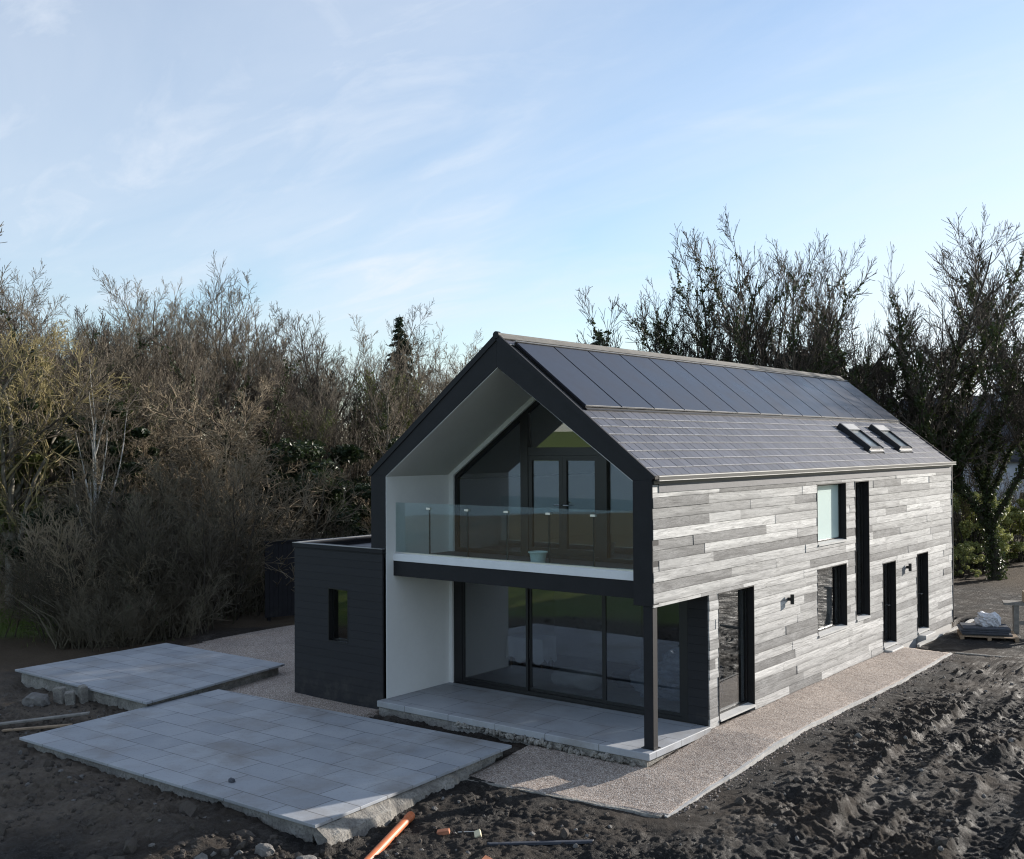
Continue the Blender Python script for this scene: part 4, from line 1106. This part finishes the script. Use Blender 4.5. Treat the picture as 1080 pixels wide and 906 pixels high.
STORE = (0, -9000, 0)
def make_tree(name, label, seed, H_, spec, r0, bark, twig, split=2, ivy=None, lean=(0, 0), rmin=.0095, cat='tree'):
    T = empty(name); tag(T, label, cat)
    P = grow(seed, H_ * .86, spec, r0, lean)
    V, F = skin([p for p in P if p[0] < split], rmin); raw_mesh('trunk', V, F, bark, T, smooth=True)
    V, F = skin([p for p in P if p[0] >= split], rmin); raw_mesh('crown', V, F, twig, T, smooth=True)
    if ivy:
        r = np.random.default_rng(seed); pts = []
        mat_, dens, hmax, spread, size = ivy
        for lv, ps, rd in P:
            if lv > 2: continue
            for a, b_, ra in zip(ps, ps[1:], rd):
                if lv > 0 and (a - ps[0]).length > (hmax * .34 if lv == 1 else hmax * .06): break
                if a.z > hmax: break
                ln = (b_ - a).length; k = int(dens * ln * (1.0 if lv == 0 else .55 if lv == 1 else .25) * (1.15 - .7 * a.z / hmax))
                t = r.uniform(0, 1, (k, 1)); u = r.normal(0, 1, (k, 3)); u /= np.linalg.norm(u, axis=1, keepdims=True)
                cl_ = .5 + 1.0 * (np.sin(t * 9 + a.z * 2.1 + r.uniform(0, 6)) ** 2)
                w = (ra + spread * r.uniform(.1, 1., (k, 1)) * cl_ * (1 if lv == 0 else .55))
                pts.append(np.array(a[:]) * (1 - t) + np.array(b_[:]) * t + u * w)
        leaves('ivy', np.concatenate(pts), size, mat_, T, r, .03)
    return T
# n, ratio, angle, start, up, wiggle, segs
ASH = [(1, .62, 0, 0, .05, .08, 10), (9, 1.25, 32, .38, .07, .11, 11), (9, .42, 38, .2, .10, .16, 7), (7, .46, 36, .15, .07, .18, 4), (5, .58, 30, .1, .05, .16, 3)]
SPREAD = [(1, .42, 0, 0, .04, .08, 8), (8, 2.3, 42, .45, .03, .10, 12), (13, .36, 42, .20, .075, .15, 7), (8, .46, 36, .12, .07, .17, 4), (5, .58, 30, .1, .05, .15, 3)]
SLIM = [(1, 1, 0, 0, .06, .07, 12), (13, .34, 36, .28, .11, .13, 7), (7, .46, 36, .2, .08, .17, 5), (6, .5, 34, .15, .05, .18, 3), (4, .6, 30, .1, .05, .15, 2)]
FORK = [(1, .38, 0, 0, .04, .07, 8), (7, 2.6, 36, .45, .022, .085, 13), (14, .31, 40, .20, .075, .14, 7), (8, .48, 34, .12, .08, .16, 4), (5, .6, 28, .1, .06, .14, 3)]
WILLOW = [(1, 1, 0, 0, .03, .18, 8), (10, .70, 46, .12, .04, .2, 9), (9, .5, 44, .15, .03, .24, 6), (7, .5, 42, .1, .0, .25, 4), (6, .6, 38, .1, .02, .25, 3)]
PR = {}
PR['ash'] = make_tree('bare_tree', 'x', 101, 14, ASH, .21, M['bark'], M['twig'])
PR['ash2'] = make_tree('bare_tree', 'x', 102, 14, ASH, .19, M['bark'], M['twig_red'])
PR['spread'] = make_tree('bare_tree', 'x', 103, 14, SPREAD, .24, M['bark_dark'], M['twig'])
PR['slim'] = make_tree('bare_tree', 'x', 104, 14, SLIM, .16, M['bark'], M['twig'])
PR['slim2'] = make_tree('bare_tree', 'x', 105, 14, SLIM, .15, M['bark_dark'], M['twig_red'])
PR['fork'] = make_tree('bare_tree', 'x', 106, 14, FORK, .22, M['bark'], M['twig_dark'])
PR['willow'] = make_tree('willow_tree', 'x', 107, 10, WILLOW, .18, M['bark'], M['twig_yel'])
PR['birch'] = make_tree('birch_tree', 'x', 108, 11, [(1, 1, 0, 0, .05, .10, 10), (9, .62, 24, .18, .10, .12, 8), (7, .42, 38, .25, .04, .2, 5), (6, .5, 36, .15, .02, .2, 3), (4, .6, 34, .1, 0, .2, 2)], .15, M['birch'], M['twig'])
PR['ivy'] = make_tree('ivy_clad_tree', 'x', 109, 14, FORK, .24, M['bark_dark'], M['twig_dark'], ivy=(M['ivy'], 430, 10.5, .24, .072))
PR['ivy2'] = make_tree('ivy_clad_tree', 'x', 110, 15, SPREAD, .26, M['bark_dark'], M['twig_dark'], ivy=(M['ivy'], 620, 12.0, .32, .075))
PR['ivy3'] = make_tree('ivy_clad_tree', 'x', 111, 15, FORK, .28, M['bark_dark'], M['twig_dark'], ivy=(M['ivy'], 430, 11.0, .24, .072), lean=(-.13, .03))
PR['ivyg'] = make_tree('ivy_clad_tree', 'x', 112, 14, ASH, .2, M['bark'], M['twig'], ivy=(M['olive'], 480, 10.5, .75, .085))
PR['thorn'] = make_tree('thorn_tree', 'x', 113, 8, WILLOW, .13, M['bark_dark'], M['twig_red'])

# multi-stemmed scrub
def make_scrub(seed, Hh, n_stems, twig, rad=1.5, name='bare_bush'):
    R = random.Random(seed); T = empty(name); tag(T, 'x', 'bush'); P = []
    sp = [(1, 1, 0, 0, .06, .16, 6), (9, .42, 36, .15, .07, .2, 4), (7, .5, 36, .1, .05, .22, 3), (4, .6, 34, .1, .04, .2, 2)]
    for k in range(n_stems):
        a = R.uniform(0, 6.28); r = rad * math.sqrt(R.random()); ln = R.uniform(.1, .42)
        for lv, ps, rd in grow(seed * 100 + k, Hh * R.uniform(.55, 1.0), sp, .028, (math.cos(a) * ln, math.sin(a) * ln)):
            o = Vector((math.cos(a) * r, math.sin(a) * r, 0)); P.append((lv + 1, [p + o for p in ps], rd))
    V, F = skin([p for p in P if p[0] < 2], .008); raw_mesh('stems', V, F, M['bark_dark'], T)
    V, F = skin([p for p in P if p[0] >= 2], .006); raw_mesh('twigs', V, F, twig, T)
    return T
PR['scrub'] = make_scrub(1, 4.2, 16, M['twig_grey'], 1.6)
PR['scrub2'] = make_scrub(2, 4.0, 14, M['twig'], 1.4)
PR['scrub3'] = make_scrub(3, 3.4, 14, M['twig_red'], 1.5)

def make_leafy(seed, w, h, n, mat, name, size=.07, lob=9, cat='bush'):
    """a leafy bush: stems, and leaves gathered in clumps with gaps between"""
    r = np.random.default_rng(seed); T = empty(name); tag(T, 'x', cat)
    cen = np.stack([r.normal(0, w * .32, lob * 6), r.normal(0, w * .32, lob * 6), h * (.08 + .9 * r.uniform(0, 1, lob * 6) ** .85)], 1)
    cen[:, :2] *= (1.15 - .6 * (cen[:, 2:3] / h))
    k = r.integers(0, len(cen), n); u = r.normal(0, 1, (n, 3)); u /= np.linalg.norm(u, axis=1, keepdims=True)
    rad = r.uniform(.25, .62, len(cen))[k][:, None] * w * .22
    pts = cen[k] + u * rad * r.uniform(.35, 1, (n, 1)) ** .6 * np.array([1, 1, .7]); pts[:, 2] = np.abs(pts[:, 2])
    leaves('foliage', pts, size, mat, T, r)
    P = []
    R = random.Random(seed)
    for c in cen[::2]:
        s = Vector((c[0] * .15, c[1] * .15, -.1)); e = Vector(c.tolist()); P.append((1, [s, s.lerp(e, .5) + Vector((R.uniform(-.1, .1), R.uniform(-.1, .1), .1)), e], [.05, .03, .01]))
    V, F = skin(P, .008); raw_mesh('stems', V, F, M['bark_dark'], T)
    return T
PR['evergreen'] = make_leafy(21, 4.2, 4.2, 16000, M['evergreen'], 'evergreen_bush')
PR['holly'] = make_leafy(22, 3.0, 6.0, 16000, M['evergreen'], 'evergreen_bush')
PR['hedge'] = make_leafy(23, 3.2, 3.4, 9000, M['hedge'], 'leafy_bush', .075)
PR['olive'] = make_leafy(24, 3.4, 4.5, 9000, M['olive'], 'leafy_bush', .07)

def make_conifer():
    r = np.random.default_rng(77); T = empty('conifer'); tag(T, 'x', 'tree'); P = []; pts = []; Hc = 14
    P.append((0, [Vector((0, 0, -.3)), Vector((0, 0, 7)), Vector((0, 0, Hc))], [.16, .1, .02]))
    z = 2.0
    while z < Hc - .2:
        z += 0.
        L_ = (Hc - z) * .27 * r.uniform(.75, 1.15) + .12
        for k in range(6):
            z += r.uniform(0, .07); a = r.uniform(0, 6.28); dx, dy = math.cos(a), math.sin(a); e = Vector((dx * L_, dy * L_, z - .25 * L_)); m_ = Vector((dx * L_ * .5, dy * L_ * .5, z + .02))
            P.append((2, [Vector((0, 0, z)), m_, e], [.03, .02, .006])); n = int(90 * L_) + 10
            t = r.uniform(.1, 1, (n, 1)); base = np.array([[0, 0, z]]) * (1 - t) ** 2 + 2 * np.array([m_[:]]) * t * (1 - t) + np.array([e[:]]) * t * t
            pts.append(base + r.normal(0, 1, (n, 3)) * np.array([.10, .10, .07]) * (1.4 - t) - np.array([[0, 0, .06]]))
        z += r.uniform(.05, .16)
    V, F = skin([p for p in P if p[0] == 0], .01); raw_mesh('trunk', V, F, M['bark_dark'], T)
    V, F = skin([p for p in P if p[0] == 2], .006); raw_mesh('branches', V, F, M['bark_dark'], T)
    leaves('foliage', np.concatenate(pts), .08, M['needles'], T, r)
    return T
PR['conifer'] = make_conifer()
HGT = dict(ash=14, ash2=14, spread=14, slim=14, slim2=14, fork=14, willow=10, birch=11, ivy=14, ivy2=15, ivy3=15, ivyg=14, thorn=8, scrub=4.2, scrub2=4.0, scrub3=3.4, evergreen=4.2, holly=6.0, hedge=3.4, olive=4.5, conifer=14)
for k, o in PR.items():                          # true height of every model
    zs = [v.co.z for ch in o.children if not ch.name.startswith('ivy') for v in ch.data.vertices]
    HGT[k] = float(np.percentile(zs, 99.85))
USED = set(); rt = random.Random(42)
def put(kind, u, dist, v_top=None, height=None, label=None, group=None, rz=None, wide=1.0, xy=None):
    x, y = bearing(u, dist) if xy is None else xy
    z = gz(x, y) - .05
    h = height if height else top_z(v_top, dist) - z
    s = h / HGT[kind]; o = PR[kind]; rz = rt.uniform(0, 6.28) if rz is None else rz
    if kind not in USED:
        USED.add(kind); o.location = (x, y, z); o.rotation_euler = (0, 0, rz); o.scale = (s * wide, s * wide, s)
        o['label'] = label
        if group: o['group'] = group
        return o
    return dup(o, (x, y, z), rz, (s * wide, s * wide, s), label, group)

# trees to the right, against the bright sky
RG = 'trees behind the house'
put('ivy', 738, 47, 268, rz=1.9, wide=.78, label='wide bare tree furthest left of the trees rising above the solar panels')
put('ivy3', 752, 46, 262, label='twin-stemmed tree with ivy half way up behind the roof ridge', rz=2.6, wide=1.0)
put('ivy2', 797, 45, 232, label='tallest tree behind the roof ridge, its thick trunk smothered in dark ivy', wide=.62)
put('ivy', 832, 44, 268, label='ivy-covered tree leaning right at the end of the row behind the ridge', rz=1.2, wide=.75)
put('ivy3', 940, 47, 268, label='ivy-wrapped tree leaning left over the far end of the roof', rz=.66, wide=1.1)
put('ivy2', 985, 44.5, 228, label='largest bare tree on the right, ivy thick around its upright trunk', rz=.06, wide=.72)
put('ivy', 1092, 53, 232, label='ivy-clad tree standing at the right-hand edge beside the pale house', rz=4.0)
put('ivy3', 1050, 44, 285, label='slanting dark trunk rising from the yard right of the timber wall', rz=.66)
put('conifer', 632, 66, 352, wide=1.3, label='small dark evergreen top poking over the roof ridge left of the trees')
for (u, dd, v, k) in ((862, 55, 374, 'evergreen'), (895, 52, 388, 'scrub2'), (930, 53, 395, 'scrub'), (1000, 55, 440, 'scrub2'), (1050, 57, 480, 'scrub'), (965, 50, 440, 'scrub3')):
    lab = {862: 'dark rounded evergreen just over the far end of the ridge', 895: 'brown twiggy bush behind the far upper corner of the roof', 930: 'grey twiggy bush under the tree leaning left', 1000: 'brown twiggy bush below the largest tree', 1050: 'grey twiggy bush in front of the pale house wall', 770: 'dark evergreen clump at the foot of the ridge trees', 965: 'russet twiggy bush at the corner of the roof'}[u]
    put(k, u, dd, v, label=lab, wide=1.2 if k == 'evergreen' else .62)
put('hedge', 1022, 48, 520, label='sunlit yellow-green bush beside the far end of the timber wall')
put('hedge', 1048, 50, 530, label='sunlit yellow-green bush behind the slanting dark trunk', rz=2)
put('hedge', 1012, 45, 575, label='low yellow-green bush at the foot of the far wall corner', rz=4)
put('olive', 1075, 50, 525, label='greenish bush at the right edge under the pale house')
put('evergreen', 1035, 46, 588, label='low dark evergreen mound behind the yard', wide=1.6)

# the wood on the left: front trees one by one
put('spread', -48, 37, 232, label='big bare tree at the left edge, its boughs reaching over the wood', rz=1.0, wide=1.1)
put('willow', 12, 37, 330, label='straw-yellow twigged willow lit by the sun at the left edge', rz=.3)
put('willow', 20, 42, 372, label='smaller straw-coloured willow right of the lit one', rz=2.2)
put('ivyg', 62, 42, 305, label='olive-green ivied tree behind the yellow willows')
put('birch', 108, 35.6, 348, label='birch with forked white trunk standing out in the brown wood', rz=.5, wide=.8)
put('holly', 82, 38, 420, label='dark ivy-smothered stump tree left of the white birch', wide=1.2)
put('ivy', 75, 44, 320, label='tree with dark ivy low on its trunk left of the birch', rz=2.0)
put('ash2', 128, 48, 300, label='reddish bare tree whose thin top stands above the birch')
put('thorn', 205, 40, 395, label='sunlit russet thorn tree bulging out of the wood edge', wide=1.15)
put('thorn', 232, 41, 430, label='lower russet thorn tree right of the bulging one', wide=1.1)
put('thorn', 165, 41, 420, label='russet thorn tree between the birch and the bulging one', wide=1.1)
put('ash', 165, 55, 288, label='grey-brown bare tree with a rounded top left of the tall pair')
put('spread', 190, 58, 283, label='left one of the tall pair of bare rounded crowns in the wood')
put('ash', 240, 57, 278, label='right one of the tall pair of bare rounded crowns in the wood', rz=.8)
put('fork', 292, 58, 325, label='dark-twigged tree in the dip between the tall pair and the grey crown')
put('spread', 362, 57, 316, label='tall grey bare crown above the dark evergreen bush', rz=2.4)
put('ash', 332, 60, 326, label='bare tree just left of the tall grey crown', rz=4.)
put('ivyg', 396, 54, 334, label='bare tree thickly wrapped in sunlit olive ivy near the conifer', wide=.75)
put('conifer', 422, 60, 336, label='slim dark conifer poking above the wood left of the house gable')
put('slim', 436, 62, 352, label='thin bare tree right beside the slim conifer')
put('slim2', 462, 66, 362, label='low russet bare tree between conifer and gable')
put('ash', 494, 72, 345, label='pale bare tree just touching the left side of the gable peak')
put('ivyg', 478, 60, 368, label='greenish ivied tree directly left of the gable slope', rz=1.)
put('evergreen', 322, 46, 462, label='large dark evergreen bush behind the black fence', wide=1.25)
put('evergreen', 352, 48, 498, label='dark evergreen bush between the black fence and the house eaves', rz=2., wide=1.1)
put('evergreen', 288, 47, 515, label='lower dark evergreen bush left of the large evergreen', rz=4., wide=1.1)
put('olive', 268, 40, 585, label='small greenish leafy bush beside the end of the black fence', wide=.6)
put('olive', 384, 50, 535, label='greenish bush close to the left eaves of the house', wide=.8)
put('ivyg', 148, 44, 340, label='olive ivied tree right of the white birch in the wood', rz=3., wide=.8)
put('ivy', 262, 47, 352, label='dark ivy-clad tree where the wood dips left of the large evergreen', rz=1.5, wide=.9)
put('ivyg', 318, 50, 380, label='low olive-green ivied tree over the large dark evergreen bush', rz=4.4, wide=.9)
put('ivy2', 352, 52, 372, label='ivy-dark tree rising directly behind the evergreen bush pair', rz=2.9, wide=.8)
put('olive', 30, 39, 470, label='greenish leafy bush at the foot of the straw-coloured willows')
put('holly', 140, 41, 470, label='dark evergreen low in the wood right of the birch trunk', rz=2.)
# the crowd behind: nothing tells these apart
WG = 'bare trees crowded in the wood'
WL = 'bare brown tree in the crowded mass of the wood left of the house'
rw = random.Random(9)
for row, (dd, n, off) in enumerate(((47, 12, 24), (54, 14, 4), (63, 15, -8), (73, 16, 6))):
    for k in range(n):
        u = -25 + (k + rw.uniform(.1, .9)) * (560 / n)
        base = float(np.interp(u, [-30, 60, 120, 160, 240, 300, 420, 520], [270, 300, 312, 300, 292, 338, 352, 378]))
        put(rw.choice(['ash', 'ash', 'slim', 'slim2', 'spread', 'ash2', 'fork']), u, dd + rw.uniform(-3, 3), base + off + rw.uniform(6, 62), label=WL, group=WG)
# scrub along the edge of the site
SG = 'bare scrub bushes along the edge of the site'
SL_ = 'bare grey-brown scrub bush in the dark thicket along the edge of the site'
for (u, dd, v) in ((-22, 32, 560), (104, 33, 535), (125, 33.5, 520), (152, 34, 500), (178, 34.5, 495), (205, 35, 505), (110, 36, 500), (140, 37, 480), (170, 38, 470), (215, 38, 485), (75, 37, 520), (190, 31.8, 590), (150, 31.2, 600), (110, 31, 610)):
    put(rw.choice(['scrub', 'scrub2', 'scrub', 'scrub3']), u, dd + rw.uniform(-.5, .5), v + rw.uniform(-8, 8), label=SL_, group=SG, wide=rw.uniform(.9, 1.2))
for k in range(26):
    u = rw.uniform(-30, 520); put(rw.choice(['scrub', 'scrub2', 'scrub3']), u, rw.uniform(42, 60), height=rw.uniform(3.5, 6), label='bare twiggy underwood bush among the trunks of the wood', group='underwood bushes among the trunks', wide=1.1)
for k in list(PR):
    if k not in USED:
        for ch in list(PR[k].children): bpy.data.objects.remove(ch)
        bpy.data.objects.remove(PR[k])

# brambles and dead stalks on the floor of the wood (uncountable)
r = np.random.default_rng(31)
u = r.uniform(-60, 540, 34000); dd = 30.5 + r.uniform(0, 1, 34000) ** 1.4 * 45
f2 = np.array([fwd.x, fwd.y]); f2 /= np.linalg.norm(f2)
X = CAM.x + rgt.x * (u - 540) / FPX * dd + f2[0] * dd; Y = CAM.y + rgt.y * (u - 540) / FPX * dd + f2[1] * dd
ok = ~((X > -12.2) & (Y > 3.5) & (Y < 9.5)) & ~((X > -10.4) & (Y < 9.5)) & ~((X > -9.3) & (Y < 3)) & ~((X > -2.5) & (Y < 19)) & (np.hypot((X + 19) * .8, Y - 2) > 3.2) & ~((u < 58) & (dd < 37))
X, Y, dd = X[ok], Y[ok], dd[ok]; n = len(X); Z = ground_base(X, Y)
h = r.uniform(.4, 1.9, n); lx, ly = r.normal(0, .45, n) * h, r.normal(0, .45, n) * h; a = r.uniform(0, 6.28, n); w = .012 + .006 * h
V = np.zeros((n, 6, 3))
for q, (t, k) in enumerate(((0, 1), (.55, .8), (1., .3))):
    bx_, by_, bz_ = X + lx * t ** 1.6, Y + ly * t ** 1.6, Z - .05 + h * (t - .18 * t * t)
    V[:, q * 2] = np.stack([bx_ - np.cos(a) * w * k, by_ - np.sin(a) * w * k, bz_], 1); V[:, q * 2 + 1] = np.stack([bx_ + np.cos(a) * w * k, by_ + np.sin(a) * w * k, bz_], 1)
i0 = np.arange(n)[:, None] * 6
F = np.concatenate([i0 + np.array([[0, 1, 3, 2]]), i0 + np.array([[2, 3, 5, 4]])])
tag(raw_mesh('undergrowth', V.reshape(-1, 3), F, M['twig_grey']), kind='stuff')
k = r.integers(0, n, 26000); P = np.stack([X[k], Y[k], Z[k] + r.uniform(0, 1, 26000) ** 2 * 1.3], 1)
keep = fbm(P[:, 0] * .3, P[:, 1] * .3, 66, 3) > -.05
o = leaves('brambles', P[keep], .08, M['bramble'], None, r, .12); tag(o, kind='stuff')
# meadow tussocks in the sunlit glade
n = 9000; gx_ = -19 + r.normal(0, 2.2, n); gy_ = 2 + r.normal(0, 1.6, n)
gx_ = np.concatenate([gx_, -28 + r.normal(0, 3, n)]); gy_ = np.concatenate([gy_, 27 + r.normal(0, 3, n)]); n *= 2
Z = ground_base(gx_, gy_); h = r.uniform(.1, .35, n); a = r.uniform(0, 6.28, n)
V = np.stack([np.stack([gx_ - np.cos(a) * .012, gy_ - np.sin(a) * .012, Z - .02], 1), np.stack([gx_ + np.cos(a) * .012, gy_ + np.sin(a) * .012, Z - .02], 1), np.stack([gx_ + r.normal(0, .08, n), gy_ + r.normal(0, .08, n), Z + h], 1)], 1)
M['grassblade'] = m_leaf('meadow_grass', (.07, .11, .02), (.16, .20, .05))
tag(raw_mesh('grass', V.reshape(-1, 3), np.arange(n * 3).reshape(n, 3), M['grassblade']), kind='stuff')

# ------------------------------------------------------------------ light and sky
AZ = math.atan(.365); EL = math.radians(15.5)
sd_ = Vector((math.sin(AZ) * math.cos(EL), math.cos(AZ) * math.cos(EL), math.sin(EL)))
sl = bpy.data.lights.new('sun', 'SUN'); sl.energy = 4.8; sl.angle = math.radians(.55); sl.color = (1, .93, .84)
so_ = bpy.data.objects.new('sun', sl); COL.objects.link(so_); so_.rotation_euler = sd_.to_track_quat('Z', 'Y').to_euler()
Wd = bpy.data.worlds.new('World'); S.world = Wd; Wd.use_nodes = True
t = Wd.node_tree; t.nodes.clear()
out = t.nodes.new('ShaderNodeOutputWorld'); bg = t.nodes.new('ShaderNodeBackground'); bg.inputs[1].default_value = .112
sky = t.nodes.new('ShaderNodeTexSky'); sky.sky_type = 'NISHITA'; sky.sun_disc = False; sky.sun_elevation = EL; sky.sun_rotation = AZ; sky.air_density = 1.0; sky.dust_density = .4; sky.ozone_density = 2.6; sky.altitude = 60
def nd(typ, **kw):
    n_ = t.nodes.new(typ)
    for k_, v_ in kw.items(): setattr(n_, k_, v_)
    return n_
def mth(op, a, b_=0., clamp=False):
    n_ = nd('ShaderNodeMath', operation=op, use_clamp=clamp)
    for s_k, v_ in zip(n_.inputs, (a, b_)):
        if hasattr(v_, 'is_linked'): t.links.new(v_, s_k)
        else: s_k.default_value = v_
    return n_.outputs[0]
tc = nd('ShaderNodeTexCoord'); sx = nd('ShaderNodeSeparateXYZ'); t.links.new(tc.outputs['Generated'], sx.inputs[0])
zc = mth('ADD', mth('MAXIMUM', sx.outputs[2], 0.), .22)
cx = nd('ShaderNodeCombineXYZ'); t.links.new(mth('DIVIDE', sx.outputs[0], zc), cx.inputs[0]); t.links.new(mth('DIVIDE', sx.outputs[1], zc), cx.inputs[1])
mp = nd('ShaderNodeMapping'); t.links.new(cx.outputs[0], mp.inputs[0]); mp.inputs['Rotation'].default_value = (0, 0, .55); mp.inputs['Scale'].default_value = (.55, 1.25, 1)
n1 = nd('ShaderNodeTexNoise'); t.links.new(mp.outputs[0], n1.inputs['Vector']); n1.inputs['Scale'].default_value = 1.1; n1.inputs['Detail'].default_value = 8; n1.inputs['Roughness'].default_value = .55; n1.inputs['Distortion'].default_value = .5
n2 = nd('ShaderNodeTexNoise'); t.links.new(mp.outputs[0], n2.inputs['Vector']); n2.inputs['Scale'].default_value = 4.2; n2.inputs['Detail'].default_value = 7; n2.inputs['Roughness'].default_value = .6; n2.inputs['Distortion'].default_value = .8
dt = nd('ShaderNodeVectorMath', operation='DOT_PRODUCT'); t.links.new(tc.outputs['Generated'], dt.inputs[0]); dt.inputs[1].default_value = sd_
veil = mth('MULTIPLY', mth('SUBTRACT', n1.outputs['Fac'], .38), 3.2, True)
wisp = mth('MULTIPLY', mth('SUBTRACT', n2.outputs['Fac'], .50), 1.6, True)
# thicker cloud bank low down towards the sun
bank = mth('MULTIPLY', mth('MULTIPLY', mth('SUBTRACT', dt.outputs['Value'], .52), 3.6, True), mth('SUBTRACT', 1.0, mth('MULTIPLY', mth('MAXIMUM', sx.outputs[2], 0.), 2.2), True))
bankn = mth('MULTIPLY', bank, mth('ADD', .62, mth('MULTIPLY', n2.outputs['Fac'], .7)), True)
cov = mth('ADD', mth('ADD', .17, mth('MULTIPLY', veil, .42)), mth('MULTIPLY', mth('MULTIPLY', wisp, veil), 1.1), True)
cov = mth('MAXIMUM', cov, bankn)
mxc = nd('ShaderNodeMix', data_type='RGBA'); t.links.new(cov, mxc.inputs[0]); t.links.new(sky.outputs[0], mxc.inputs[6]); mxc.inputs[7].default_value = (4.35, 4.65, 5.1, 1)
t.links.new(mxc.outputs[2], bg.inputs[0]); t.links.new(bg.outputs[0], out.inputs[0])

S.view_settings.view_transform = 'Standard'; S.view_settings.look = 'None'; S.view_settings.gamma = 1; S.view_settings.use_curve_mapping = False
S.view_settings.exposure = .85
S.render.engine = 'CYCLES'
S.cycles.max_bounces = 8; S.cycles.transparent_max_bounces = 24; S.cycles.glossy_bounces = 4; S.cycles.diffuse_bounces = 3
S.cycles.use_denoising = True
S.cycles.filter_width = 1.15
S.cycles.sample_clamp_indirect = 6
